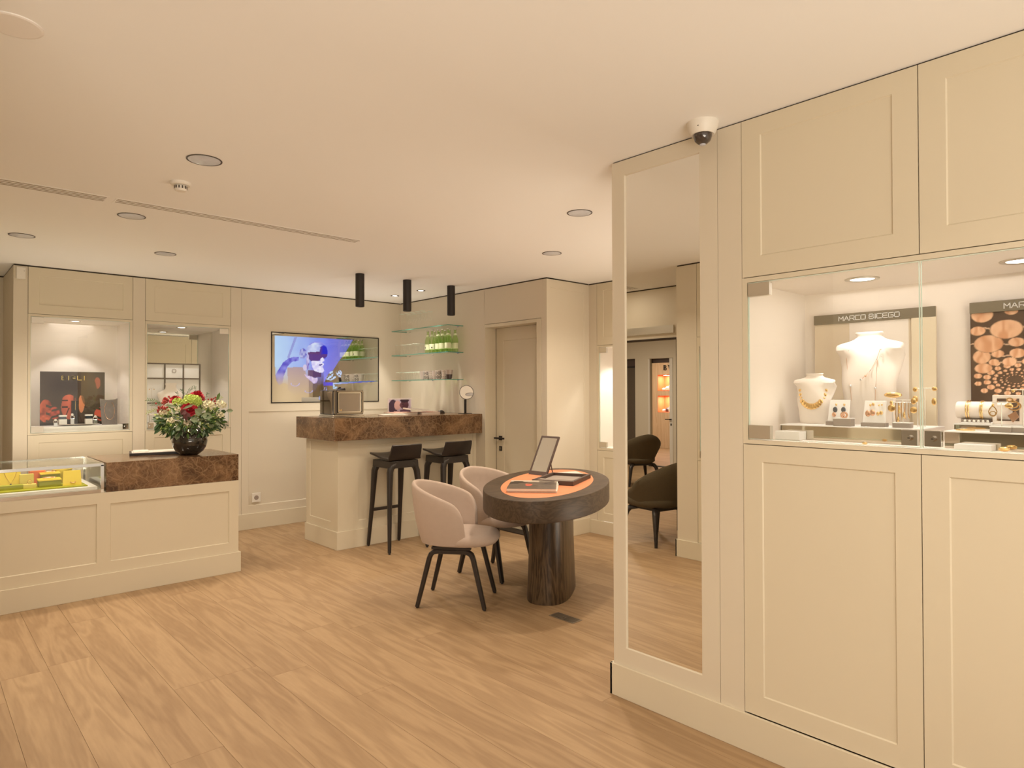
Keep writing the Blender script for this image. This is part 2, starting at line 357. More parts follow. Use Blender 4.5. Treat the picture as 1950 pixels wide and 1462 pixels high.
# ================================================================== SETTING
H = 2.5
b = B(); b.box(-9.4, 5.6, -3.4, 10.4, H, H+.1); struct('ceiling', b, M_CEIL)
b = B(); b.box(-.86, 5.6, -1.6, 10.4, -.06, -.004); floor = struct('floor', b, M_SUB)
b = B(); b.box(-9.4, -.86, -3.4, 10.4, -.06, 0); struct('floor', b, M_OAK)
pm = None; x = -.86; k = 0
while x < 5.2:                                   # oak boards, one object each
    y = -1.6 + random.random()*.001
    while y < 7.8:
        ln = 1.75 + random.random()*.5 if y > -1.5 else .3+random.random()*1.8; y1 = min(y+ln, 7.85)
        if pm is None:
            pb = B(); pb.box(0, 1, 0, 1, -.006, 0); o = obj('plank', pb, M_OAK, floor); pm = o.data
        else:
            o = bpy.data.objects.new('plank', pm); COL.objects.link(o); o.parent = floor
        o.location = (x+.0006, y+.0006, 0); o.scale = (.2-.0012, y1-y-.0012, 1)
        y = y1
    x += .2; k += 1

def wallbox(name, x0, x1, y0, y1, z0=0, z1=H-.012): return struct(name, B().box(x0, x1, y0, y1, z0, z1), M_WALLP)
# --- back wall (television wall)
b = B(face_back(6.86))
b.box(.645, .743, -.1, 0, 0, H-.012); b.box(1.534, 1.635, -.1, 0, 0, H-.012)
b.box(2.42, 2.524, -.1, 0, 0, H-.012); b.recess(2.527, 4.47, 0, 1.26, 2.60, 4.36, .242, 1.215, .009, .1); b.box(2.527, 4.47, -.1, 0, 1.26, H-.012)
b.box(2.524, 2.527, -.1, -.006, 0, H-.012)
wall_back = struct('wall_back', b, M_WALLP)
b = B(face_back(6.86)); b.box(.655, 4.45, -.1, -.004, H-.012, H); struct('trim_1', b, M_GAP)
b = B(face_back(6.86)); b.box(2.42, 4.45, 0, .012, 0, .161); struct('baseboard_back', b, M_CREAM, bevel=.002)
b = B(); b.box(.645, .665, 6.961, 7.67, 0, H-.012); b.box(-.9, .66, 7.67, 7.75, 0, H-.012); struct('wall_far_left', b, M_WALLP)
b = B(); b.box(.649, .66, 6.86, 7.67, H-.012, H); b.box(-.9, .66, 7.674, 7.75, H-.012, H); struct('trim_2', b, M_GAP)
# --- shelf wall with the door, facing -x
b = B(); b.box(4.68, 4.74, 4.42, 7.4, 0, H); b.box(4.45, 4.60, 5.2592, 7.4, 0, H-.012); b.box(4.45, 4.60, 4.401, 4.423, 0, H-.012); b.box(4.45, 4.60, 4.423, 5.262, 2.121, H-.012)  # first box: unseen slab added behind the door to stop light leaking in
struct('wall_right_shelves', b, M_WALLP)
b = B(); b.box(4.454, 4.60, 4.354, 6.86, H-.012, H); b.box(4.454, 5.06, 4.354, 4.4, H-.012, H); b.box(5.064, 5.1, 2.0, 4.354, H-.012, H); struct('trim_3', b, M_GAP)
d1 = struct('door_1', B(face_mx(4.600)).recess(4.487, 5.248, .012, 2.083, 4.60, 5.13, .25, 1.95, .004, .04), M_CREAM)
b = B(face_mx(4.447)); b.box(4.426, 4.486, -.15, 0, 0, 2.117); b.box(5.249, 5.259, -.15, 0, 0, 2.117); b.box(4.486, 5.249, -.15, 0, 2.084, 2.117)
struct('casing', b, M_CREAM, d1, bevel=.002)
struct('threshold', B().box(4.47, 4.62, 4.486, 5.249, 0, .010), M_GAP, d1)
b = B(face_mx(4.600)); b.box(5.156, 5.200, 0, .010, .905, .950); b.tube([(5.178, .01, .928), (5.178, .05, .928)], .009); b.box(5.075, 5.225, .042, .056, .919, .937)
hd = struct('door_handle', b, M_BMET, d1); hd['label'] = 'black metal lever handle on square plate'
b = B(face_mx(4.600)); b.box(5.160, 5.196, 0, .008, .795, .842); ld = struct('lock_plate', b, M_BMET, d1)
struct('keyhole', B(face_mx(4.600)).box(5.174, 5.181, .008, .0095, .808, .830), M_CHR, ld)
# --- short return wall beside the door
b = B(face_back(4.35)); b.recess(4.45, 5.16, 0, H-.012, 4.50, 4.985, .23, 2.41, .004, .05); struct('wall_step', b, M_WALLP)
b = B(face_back(4.35)); b.box(4.438, 5.06, 0, .012, 0, .148); struct('baseboard_step', b, M_CREAM, bevel=.002)
b = B(face_mx(4.45)); b.box(4.338, 4.426, 0, .012, 0, .148); b.box(5.26, 5.40, 0, .012, 0, .148); struct('baseboard_shelves', b, M_CREAM, bevel=.002)
# --- alcove wall, facing -x
b = B(face_mx(5.06)); b.box(4.249, 4.35, -.1, 0, 0, H-.012); b.box(1.2, 3.44, -.1, 0, 0, H-.012); struct('wall_alcove', b, M_WALLP)
b = B(Matrix(((1,0,0,0),(0,1,0,1.1),(0,0,1,0),(0,0,0,1)))); b.recess(3.06, 4.05, 0, H-.012, 3.16, 3.95, .25, 2.35, .008, .1); b.recess(4.055, 5.16, 0, H-.012, 4.15, 4.95, .25, 2.35, .008, .1); struct('wall_alcove_end', b, M_WALLP)
b = B(face_mx(5.06)); b.box(1.2, 4.338, 0, .012, 0, .135); struct('baseboard_alcove', b, M_CREAM, bevel=.002)
# --- mirror pillar and cabinet block on the right
b = B(face_mx(2.45)); b.recess(1.411, 1.961, 0, H-.006, 1.494, 1.889, .230, 2.425, .012, .04); b.box(1.306, 1.409, -.04, 0, 0, H-.006)
b.box(1.30, 1.42, -.1, -.006, 0, H-.006)
struct('wall_right', b, M_WALLP)
b = B(); b.box(2.49, 3.06, 1.94, 1.961, 0, H-.012); b.box(3.04, 3.06, -1.6, 1.94, 0, H-.012); b.box(2.46, 3.04, -1.6, -1.58, 0, H-.012); struct('wall_right_return', b, M_WALLP)
b = B(); b.box(2.456, 3.05, -1.6, 1.955, H-.006, H); struct('trim_4', b, M_GAP)
b = B(); b.box(2.437, 2.45, -1.6, 1.975, 0, .147); b.box(2.437, 3.07, 1.961, 1.975, 0, .147); struct('baseboard_right', b, M_CREAM, bevel=.002)

# --- things seen only through the tall mirror: left side of the shop
b = B(); b.box(-.86, -.46, 1.9, 2.2, 0, H-.012); b.box(-.86, .04, 3.19, 3.205, 0, H-.012); b.box(-.86, -.45, 2.2, 3.19, 0, H-.012); b.box(-.46, .04, 3.008, 3.19, 0, H-.012); b.box(-.46, .04, 1.9, 2.2, 0, H-.012)
struct('wall_left', b, M_WALLP)
b = B(); b.box(-.855, .034, 1.9, 3.199, H-.013, H); b.box(-.9, -.864, 3.2, 7.7, H-.013, H); struct('trim_5', b, M_GAP)
b = B(); b.box(-.86, .054, 3.205, 3.219, 0, .147); b.box(.04, .054, 1.9, 3.219, 0, .147); struct('baseboard_left', b, M_CREAM, bevel=.002)
b = B(face_px(-.86)); b.box(3.19, 3.79, -.12, 0, 0, H-.012); b.box(5.2, 7.7, -.12, 0, 0, H-.012); b.box(3.79, 5.2, -.12, 0, 1.962, H-.012)
struct('wall_left_opening', b, M_WALLP)
b = B(face_px(-.86)); b.box(3.788, 3.80, -.125, .006, 0, 1.962); b.box(5.19, 5.202, -.125, .006, 0, 1.962); b.box(3.788, 5.202, -.125, .006, 1.955, 1.967); struct('trim_6', b, M_GAP)
b = B(face_px(-.86)); b.box(3.82, 5.15, 0, .02, 2.015, 2.095); struct('trim_7', b, M_BRU)
# room beyond the opening
b = B(); b.box(-9.4, -9.3, -3.4, 10.4, 0, H); b.box(-9.3, -.9, 10.3, 10.4, 0, H); b.box(-9.3, -.98, 3.1, 3.2, 0, H); struct('wall_outer', b, M_WALLP)
b = B(face_px(-5.4)); b.box(3.2, 6.86, -.12, 0, 0, H); b.box(7.40, 7.71, -.12, 0, 0, H); b.box(6.86, 7.40, -.12, 0, 2.026, H); b.box(7.71, 8.4, -.12, 0, 2.04, H); b.box(8.4, 10.3, -.12, 0, 0, H)
struct('wall_inner', b, M_WALLP)
d2 = struct('door_2', B(face_px(-5.4)).box(6.86, 7.40, -.115, -.10, 1.945, 2.026), M_BROWNL)
b = B(face_px(-5.4)); b.box(6.862, 6.93, -.02, .012, .012, 2.02); b.box(7.365, 7.40, -.02, .012, .012, 2.02); struct('door_frame', b, M_WPL, d2)
struct('threshold', B(face_px(-5.4)).box(6.86, 7.40, -.12, .01, 0, .012), M_GAP, d2)
b = B(face_px(-5.4)); b.box(6.885, 6.905, .012, .06, .885, .905); b.box(6.885, 7.0, .045, .06, .888, .902); b.box(6.883, 6.907, .012, .02, .78, .82); struct('door_handle', b, M_BMET, d2)
d3 = struct('door_3', B(face_px(-5.4)).box(7.71, 8.4, -.11, -.09, 1.90, 2.04), M_BROWNL)
b = B(face_px(-5.4)); b.frame(7.735, 8.38, .01, 1.90, .03, -.10, -.07); struct('door_frame', b, M_BMET, d3)
struct('door_leaf', B(face_px(-5.4)).box(7.76, 8.36, -.095, -.085, .03, 1.88), M_BRONZE, d3)
b = B(face_px(-8.9)); zz = [(0, .885), (1.30, 1.415), (1.82, H)]
for z0, z1 in zz: b.box(8.6, 10.3, -.3, 0, z0, z1)
for z0, z1 in ((.885, 1.30), (1.415, 1.82)): b.box(8.6, 9.25, -.3, 0, z0, z1); b.box(9.635, 10.3, -.3, 0, z0, z1)
wb = struct('wall_boutique', b, wood('pale_oak_panel', (.72, .55, .38), (.55, .38, .24), 'z', 1, .5, 0))
for z0, z1, q in ((.885, 1.30, 0), (1.415, 1.82, 1)):
    b = B(face_px(-8.9)); b.box(9.25, 9.635, -.3, -.28, z0, z1); b.box(9.25, 9.256, -.28, -.003, z0, z1); b.box(9.629, 9.635, -.28, -.003, z0, z1); b.box(9.25, 9.635, -.28, -.003, z0, z0+.01); b.box(9.25, 9.635, -.28, -.003, z1-.01, z1)
    struct('niche_lining', b, M_ORBX, wb)
    area('niche_lamp', (-9.03, 9.44, z1-.02), .18, 4.5, NEUT)
    for j, (yy, hh, cc) in enumerate(((9.36, .16, M_IVO), (9.45, .11, M_IVO if q else M_BROWNL), (9.55, .07, M_WHT))):
        t_ = obj('jewellery_bust' if j < 2 else 'ring_cushion', B().lathe([(.02, 0), (.05, .01), (.055, hh*.6), (.03, hh*.85), (.02, hh)], (-9.05, yy, z0+.01), 12, 1, 1), cc, smooth=True)
        nm = ('upper', 'lower')[1-q]
        tag(t_, f"{('taller', 'shorter', 'small low')[j]} {('white', 'white' if q else 'dark', 'white')[j]} display form in {nm} orange niche seen in mirror", 'display', 'display forms in the orange niches')
# shop lettering seen in the mirror (it reads the right way round there)
def serif(b, ch, u, s, n0, n1):
    if ch == 'B':
        for (x0, y0), (x1, y1), w_ in (((.16,0),(.16,1),.22),): b.box(u+s*(x0-w_/2), u+s*(x0+w_/2), n0, n1, s*0+Z0, Z0+s)
        for cy, r, sx in ((.755, .215, 1.25), (.25, .235, 1.45)):
            P = arc(.3, cy, r, 90, -90, 12, sx)
            for (x0, y0), (x1, y1) in zip(P, P[1:]):
                th = .05+.13*max(0, (x0+x1)/2-.35)
                a = Vector((u+s*x0, Z0+s*y0)); c = Vector((u+s*x1, Z0+s*y1)); d = (c-a).normalized(); nn = Vector((-d.y, d.x))*s*th
                q = [a-nn, c-nn, c+nn, a+nn]; b.hull2([(p.x, n0, p.y) for p in q], [(p.x, n1, p.y) for p in q])
        for yy in (0, .48, .96): b.box(u, u+s*.34, n0, n1, Z0+s*yy, Z0+s*(yy+.05))
    else:
        for (x0, x1, wd) in ((.08, .45, .2), (.78, .45, .07)):
            q = [(u+s*(x0-wd/2), Z0+s), (u+s*(x0+wd/2), Z0+s), (u+s*(x1+wd/2-.03), Z0), (u+s*(x1-wd/2-.03), Z0)]
            b.hull2([(p[0], n0, p[1]) for p in q], [(p[0], n1, p[1]) for p in q])
        b.box(u-s*.1, u+s*.25, n0, n1, Z0+s*.95, Z0+s); b.box(u+s*.62, u+s*.95, n0, n1, Z0+s*.95, Z0+s)
Z0 = 1.93; Mflip = face_px(-8.9) @ Matrix(((-1,0,0,2*9.30),(0,1,0,0),(0,0,1,0),(0,0,0,1)))
t_ = thing('wall_letters', 'black metal capital letters B V on pale wall above orange niches', 'sign', (-8.9, 9.35, 1.93))
for ch, u in (('B', 9.145), ('V', 9.285)):
    b = B(Mflip); serif(b, ch, u, .125, 0, .02); obj('letter', b, M_BMET, t_)

# ================================================================== BUILT-IN DISPLAY CABINETS
def wall_cabinet(label, M, u0, u1, op, zup, zlo, dep, side0=True, side1=True, hinge='L', mirrorback=False, ins=.078, base=(0, 0, 0), lmat=None, gshow=True, ulines=True):
    """op = (u0, u1, w0, w1) glazed opening; zup/zlo = door heights"""
    t = thing('display_cabinet', label, 'cabinet', base)
    L = lmat or M_LIN; g = .0015
    b = B(M); b.recess(u0+g, u1-g, zup[0], zup[1], u0+ins, u1-ins, zup[0]+ins, zup[1]-.07, .0045, .018); obj('upper_door', b, M_CREAM, t)
    b = B(M); b.recess(u0+g, u1-g, zlo[0], zlo[1], u0+ins, u1-ins, zlo[0]+ins, zlo[1]-.065, .005, .018); obj('lower_door', b, M_CREAM, t)
    b = B(M)                                                     # face frame round the opening
    b.box(u0, u1, -.018, -.0005, zlo[1]+.003, op[2]); b.box(u0, u1, -.018, -.0005, op[3], zup[0]-.003)
    if op[0]-u0 > .001: b.box(u0, op[0], -.018, -.0005, op[2], op[3])
    if u1-op[1] > .001: b.box(op[1], u1, -.018, -.0005, op[2], op[3])
    obj('face_frame', b, M_CREAM, t)
    b = B(M); b.box(u0, u1, -.06, -.0185, op[3]+.012, zup[1]); obj('upper_carcass', b, M_JOINT, t); b = B(M); b.box(u0, u1, -.06, -.0185, zlo[0], op[2]-.012); obj('lower_carcass', b, M_JOINT, t)
    e0 = .012 if side0 else 0; e1 = .012 if side1 else 0
    b = B(M); b.box(op[0]-e0, op[1]+e1, -dep-.012, -dep, op[2]-.012, op[3]+.012)
    b.box(op[0]-e0, op[1]+e1, -dep, -.019, op[2]-.012, op[2]); b.box(op[0]-e0, op[1]+e1, -dep, -.019, op[3], op[3]+.012)
    if side0: b.box(op[0]-.012, op[0], -dep, -.019, op[2], op[3])
    if side1: b.box(op[1], op[1]+.012, -dep, -.019, op[2], op[3])
    obj('niche_lining', b, L, t)
    if mirrorback: obj('mirror_back', B(M).box(op[0], op[1], -dep+.001, -dep+.006, op[2], op[3]), M_MIR, t)
    if gshow:
        b = B(M); b.box(op[0]+.004, op[1]-.004, -.012, -.004, op[2]+.004, op[3]-.003); gd = obj('glass_door', b, M_GLS, t)
        b = B(M); b.frame(op[0]+.002, op[1]-.002, op[2]+.003, op[3]-.002, 0.0020, -.0122, -.0038); obj('glass_edge', b, M_LEDGE, gd)
        us = (op[1]-.093, op[1]-.005) if hinge == 'R' else (op[0]+.005, op[0]+.093)
        for w0_ in (op[3]-.058, op[2]+.006): obj('hinge', B(M).box(us[0], us[1], -.02, .003, w0_, w0_+.052), M_BRU, gd, bevel=.001)
        lu = (op[0]+.010, op[0]+.058) if hinge == 'R' else (op[1]-.058, op[1]-.010)
        lk = obj('lock', B(M).box(lu[0], lu[1], -.02, .003, op[2]+.010, op[2]+.062), M_CHR, gd, bevel=.001)
        b = B(M); cx = (lu[0]+lu[1])/2; cz = op[2]+.036
        b.tube([(cx, .003, cz), (cx, .018, cz)], .0095, 14); obj('lock_barrel', b, M_CHR, gd, smooth=True)
        obj('keyhole', B(M).box(cx-.006, cx+.001, .018, .0187, cz-.0015, cz+.0015), M_BMET, gd)
    return t
MR = face_mx(2.45)
cabA = wall_cabinet('cream wall cabinet nearest the tall mirror with lit glazed jewellery niche', MR, .680, 1.305, (.680, 1.284, 1.226, 1.848), (1.869, H-.006), (.151, 1.207), .53, side0=False, hinge='R', base=(2.7, 1, 0))
cabB = wall_cabinet('cream wall cabinet at the right edge of the picture with glazed niche', MR, .055, .680, (.076, .680, 1.226, 1.848), (1.869, H-.006), (.151, 1.207), .53, side1=False, hinge='L', base=(2.7, .4, 0))
cabC = wall_cabinet('cream wall cabinet beyond the right edge of the picture', MR, -.57, .055, (-.55, .034, 1.226, 1.848), (1.869, H-.012), (.151, 1.207), .53, hinge='R', base=(2.7, -.3, 0))
MB = face_back(6.86)
cab1 = wall_cabinet('cream wall cabinet with lit niche holding the dark orange poster', MB, .745, 1.532, (.763, 1.509, 1.072, 2.07), (2.092, H-.012), (.165, 1.057), .49, hinge='L', base=(1.1, 6.9, 0))
cab2 = wall_cabinet('cream wall cabinet with mirror-backed niche behind the flowers', MB, 1.637, 2.418, (1.651, 2.401, 1.068, 2.065), (2.094, H-.012), (.165, 1.057), .50, hinge='R', mirrorback=True, base=(2, 6.9, 0))
cab3 = wall_cabinet('narrow visible cream wall cabinet with lit niche between table and tall mirror', face_mx(5.06), 3.44, 4.247, (3.46, 4.222, .857, 1.856), (1.874, H-.012), (.137, .830), .40, hinge='R', base=(5.2, 3.8, 0))
cab4 = wall_cabinet('cream wall cabinet seen edge-on at the right of the mirror reflection', face_px(.04), 2.2, 3.006, (2.22, 2.986, .857, 1.79), (1.872, H-.012), (.150, .833), .45, hinge='R', base=(-.2, 2.6, 0))
for nm in ('chrome',): pass

def niche_lamp(loc, label, power, ang=75, r=.058, bl=.6):
    t = thing('niche_lamp', label, 'lamp', loc)
    b = B(); b.lathe([(r, -.0005), (r, -.004), (r*.86, -.006), (r*.70, -.003), (r*.70, -.0006)], loc, 28, cap=False); obj('bezel', b, M_BRU, t, smooth=True)
    b = B(); b.lathe([(r*.7, -.001), (r*.69, -.0022)], loc, 24); obj('lens', b, M_LIT, t)
    spot('niche_spot', (loc[0], loc[1], loc[2]-.008), power, ang, bl, NEUT, rad=.025)
niche_lamp((2.694, .942, 1.848), 'round lamp in the top of the vitrine above the tall white bust', 8.5, 95, .060, .8)
niche_lamp((2.705, .454, 1.848), 'round lamp in the top of the vitrine cut by the right picture edge', 8.5, 95, .060, .8)
niche_lamp((1.117, 7.09, 2.07), 'round lamp in the top of the niche above the dark orange poster', 12.5, 88, .05, .3)
niche_lamp((2.001, 7.03, 2.065), 'round lamp in the top of the mirror-backed niche behind the flowers', 12, 84, .05, .5)
niche_lamp((5.25, 3.95, 1.856), 'round lamp hidden in the niche beside the tall mirror', 24, 120)
niche_lamp((-.18, 2.8, 1.79), 'round lamp in the niche at the right of the mirror reflection', 6, 120)
area('niche_fill', (2.72, .68, 1.84), .5, 1.3, NEUT, shape='RECTANGLE', sy=1.0)
area('niche_fill', (1.13, 7.1, 2.06), .35, .6, NEUT, shape='RECTANGLE', sy=.5)

t = thing('wall_mirror', 'tall narrow mirror let into the cream pillar at centre right', 'mirror', (2.46, 1.69, .23))
obj('glass', B(MR).box(1.4955, 1.8875, -.0115, -.008, .2315, 2.4235), M_MIR, t)
obj('edge_shade', B(MR).frame(1.494, 1.889, .230, 2.425, .0022, -.0118, -.0065), M_JOINT, t)  # thin dark frame standing in for the recess shading along the mirror edge

# ================================================================== COUNTERS
t = thing('sales_counter', 'long cream panelled sales counter at left under marble and glass case', 'counter', (.8, 5.6, 0))
b = B(face_back(5.315)); b.recess(-.30, 1.010, 0, .7205, .0, .970, .235, .645, .008, .03); b.recess(1.010, 1.936, 0, .7205, 1.052, 1.864, .235, .640, .008, .03); b.box(-.3, 1.936, -.675, -.03, 0, .7205); obj('body', b, M_CREAM, t)
b = B(); b.box(-.3, 1.951, 5.302, 5.315, 0, .156); b.box(1.936, 1.951, 5.315, 6.0, 0, .156); obj('plinth', b, M_CREAM, t, bevel=.002)
tag(obj('marble_worktop', B().box(1.026, 1.936, 5.315, 5.99, .7215, .927), M_MARB, bevel=.0015), 'thick brown veined marble slab on the left sales counter', 'worktop')
t = thing('bar_counter', 'cream panelled bar counter under marble with two black stools', 'counter', (3.6, 5.7, 0))
b = B(face_back(5.40)); b.recess(2.86, 4.40, 0, .9825, 3.05, 4.30, .24, .93, .006, .02); b.box(4.403, 4.448, -.02, 0, 0, .9825); b.box(2.86, 4.448, -.62, -.02, 0, .9825); obj('body', b, M_CREAM, t)
Ml = Matrix(((0,-1,0,2.84),(1,0,0,0),(0,0,1,0),(0,0,0,1)))
b = B(face_mx(2.84)); b.recess(5.40, 6.03, 0, .9825, 5.53, 5.955, .236, .95, .008, .0199); obj('end_panel', b, M_CREAM, t)
b = B(); b.box(2.826, 4.448, 5.386, 5.40, 0, .163); b.box(2.826, 2.84, 5.40, 6.035, 0, .163); obj('plinth', b, M_CREAM, t, bevel=.002)
tag(obj('marble_worktop', B().box(2.754, 4.449, 5.303, 6.065, .9835, 1.184), M_MARB, bevel=.0015), 'thick brown veined marble slab on the bar', 'worktop')

# glass case on the counter
t = thing('glass_case', 'chrome-framed glass counter case with yellow jewellery displays', 'display case', (.4, 5.65, .722))
X1 = 1.012; Y0, Y1 = 5.316, 5.99
b = B(); b.box(-.3, X1, Y0+.006, Y1, .7215, .744); obj('base', b, M_BRU, t)
b = B(); b.box(-.3, X1-.018, Y0, Y0+.006, .7215, .744); obj('kick_strip', b, M_CHR, t)
b = B(); b.box(-.3, X1, Y0, Y0+.018, .905, .926); b.box(-.3, X1, Y1-.012, Y1, .915, .926); b.box(X1-.014, X1, Y0+.018, Y1-.012, .914, .926); obj('top_rail', b, M_CHR, t, bevel=.001)
for x_, y_ in ((X1-.018, Y0), (X1-.012, Y1-.012)): obj('post', B().box(x_, x_+(.018 if y_ == Y0 else .012), y_, y_+(.018 if y_ == Y0 else .012), .7445, .914), M_CHR, t)
obj('top_pane', B().box(-.3, X1-.016, Y0+.018, Y1-.012, .919, .925), M_GLS, t)
obj('front_pane', B().box(-.3, X1-.018, Y0+.006, Y0+.011, .745, .905), M_GLS, t)
obj('side_pane', B().box(X1-.008, X1-.003, Y0+.018, Y1-.012, .745, .914), M_GLS, t)
obj('rear_panel', B().box(-.3, X1-.012, Y1-.010, Y1-.004, .745, .86), M_GLS, t)
b = B(); b.box(-.29, .978, Y0+.03, Y1-.02, .7445, .764); obj('display_floor', b, M_WHT, t, bevel=.001)

# ================================================================== LAMPS, CEILING FITTINGS
lab = ['large recessed ceiling lamp nearest the smoke detector', 'recessed ceiling lamp just below the long ceiling vent, above the flowers', 'leftmost recessed ceiling lamp, near the left picture edge',
       'small-looking recessed ceiling lamp above the second left cabinet', 'recessed ceiling lamp left of the tall mirror, the nearer of two', 'recessed ceiling lamp above the return wall, farther of two by the mirror']
for (x, y), l_ in list(zip(CEIL_LAMPS, lab))+[((2.235, .235), 'recessed ceiling lamp cut by the top right picture corner')]:
    t = thing('ceiling_lamp', l_, 'lamp', (x, y, H), 'recessed ceiling lamps')
    b = B(); b.lathe([(.077, -.0003), (.077, -.003), (.0715, -.0035), (.0715, -.0005)], (x, y, H), 36, cap=False); obj('ring', b, M_LINE, t)
    b = B(); b.lathe([(.0712, -.0006), (.069, -.0032), (.03, -.006), (.0, -.0065)], (x, y, H), 36, cap=False); obj('lens', b, M_GLINE, t, smooth=True)
t = thing('ceiling_disc', 'pale flush disc in the ceiling at the top left picture corner', 'speaker', (.222, 2.401, H))
b = B(); b.lathe([(.074, 0), (.074, -.003), (.068, -.005)], (.222, 2.401, H), 36); obj('cover', b, mat('speaker_cover', (.88, .84, .80), .7), t)
for x, y, l_ in ((4.037, 6.336, 'lit spot lamp in ceiling left of the middle black cylinder'), (4.034, 5.822, 'lit spot lamp in ceiling right of the middle black cylinder')):
    t = thing('ceiling_spot', l_, 'lamp', (x, y, H), 'small lit ceiling spots over the bar')
    b = B(); b.lathe([(.048, -.0003), (.048, -.003), (.034, -.004), (.030, -.0005)], (x, y, H), 24, cap=False); obj('ring', b, M_LINE, t)
    obj('lens', B().lathe([(.029, -.0008), (.028, -.0022)], (x, y, H), 24), M_LIT, t)
    spot('bar_spot', (x+.05, y, H-.02), 38, 88, .35, (1, .92, .82), (0, radians(16), 0), .02)
for (x, l_) in ((3.044, 'left black cylinder ceiling light above the bar'), (3.557, 'middle black cylinder ceiling light above the bar'), (4.09, 'right black cylinder ceiling light above the bar')):
    t = thing('cylinder_light', l_, 'lamp', (x, 5.365, H), 'black cylinder ceiling lights')
    b = B(); b.lathe([(.036, 0), (.0405, -.001), (.0405, -.301), (.036, -.303), (.034, -.285)], (x, 5.365, H), 28); obj('housing', b, M_BMET, t, smooth=True)
    obj('lens', B().lathe([(.033, -.289), (.033, -.287)], (x, 5.365, H), 24), M_GLINE, t)
    spot('cylinder_spot', (x, 5.365, H-.31), 5, 70, .5, WARM, rad=.03)
t = thing('smoke_detector', 'white round smoke detector on the ceiling at upper left', 'smoke detector', (1.03, 3.64, H))
b = B(); b.lathe([(.050, 0), (.050, -.010), (.044, -.016)], (1.03, 3.64, H), 28); obj('mount', b, M_WPL, t, smooth=True)
b = B(); b.lathe([(.028, -.017), (.030, -.036), (.024, -.044), (.0, -.045)], (1.03, 3.64, H), 24, cap=False); obj('chamber', b, M_WPL, t, smooth=True)
b = B()
for k in range(12):
    a = 2*pi*k/12; b.M = Matrix.Translation((1.03, 3.64, H)) @ Matrix.Rotation(a, 4, 'Z'); b.box(.0285, .0315, -.003, .003, -.034, -.020)
obj('vent_slots', b, M_LINE, t)
def vent(x0, x1, l_):
    t = thing('ceiling_vent', l_, 'vent', ((x0+x1)/2, 4.235, H), 'slot vents in the ceiling')
    obj('plate', B().box(x0, x1, 4.165, 4.295, H-.0015, H-.0002), M_CEIL, t)
    for yy in (4.185, 4.215, 4.245, 4.272)[:4 if x0 < .5 else 3]: obj('slot', B().box(x0+.01, x1-.01, yy, yy+.009, H-.0022, H-.0008), M_JOINT, t)
vent(-.75, -.12, 'short ceiling slot vent seen in the tall mirror')
vent(-.05, .815, 'ceiling slot vent running out of the left picture edge')
vent(.848, 2.385, 'long ceiling slot vent pointing towards the black cylinder lights')
t = thing('dome_camera', 'white security dome camera on the ceiling above the tall mirror', 'camera', (2.355, 1.42, H))
c = (2.355, 1.42, H)
obj('housing', B().lathe([(.063, 0), (.063, -.006), (.060, -.022), (.048, -.046), (.045, -.050), (.038, -.048)], c, 36), M_WPL, t, smooth=True)
obj('dome', B().lathe([(.0375, -.046), (.037, -.058), (.030, -.075), (.016, -.086), (0, -.089)], c, 28, cap=False), mat('smoked_dome', (.05, .035, .03), .05, coat=1), t, smooth=True)
obj('lens', B().lathe([(.013, -.083), (.012, -.0895), (.004, -.091)], c, 16), M_GLINE, t)
b = B(); b.box(2.299, 2.302, 1.405, 1.411, H-.03, H-.018); obj('screw', b, M_LINE, t)
t = thing('motion_sensor', 'white motion sensor box high at the left end of the back wall', 'sensor', (.692, 6.84, 2.42))
obj('case', B().box(.662, .724, 6.83, 6.8595, 2.375, 2.474), M_WPL, t, bevel=.004); obj('led', B().box(.712, .716, 6.828, 6.83, 2.44, 2.444), M_LINE, t)
t = thing('wall_socket', 'white power socket low on the back wall beside the bar', 'socket', (2.68, 6.86, .32))
obj('plate', B().box(2.633, 2.723, 6.850, 6.8598, .272, .368), M_WPL, t, bevel=.003)
obj('recess', B(Matrix.Translation((2.678, 6.8495, .32)) @ Matrix.Rotation(pi/2, 4, 'X')).lathe([(.024, 0), (.022, .001)], (0,0,0), 20), M_TAU, t)
t = thing('floor_socket', 'steel floor socket plate in the oak floor in front of the table', 'socket', (3.03, 2.815, 0))
obj('plate', B().box(2.992, 3.080, 2.712, 2.917, .0005, .0035), M_STONEG, t, bevel=.001)
for y0, y1 in ((2.722, 2.808), (2.818, 2.907)): obj('flap', B().box(3.0, 3.072, y0, y1, .0036, .0055), M_BRONZE, t, bevel=.001)

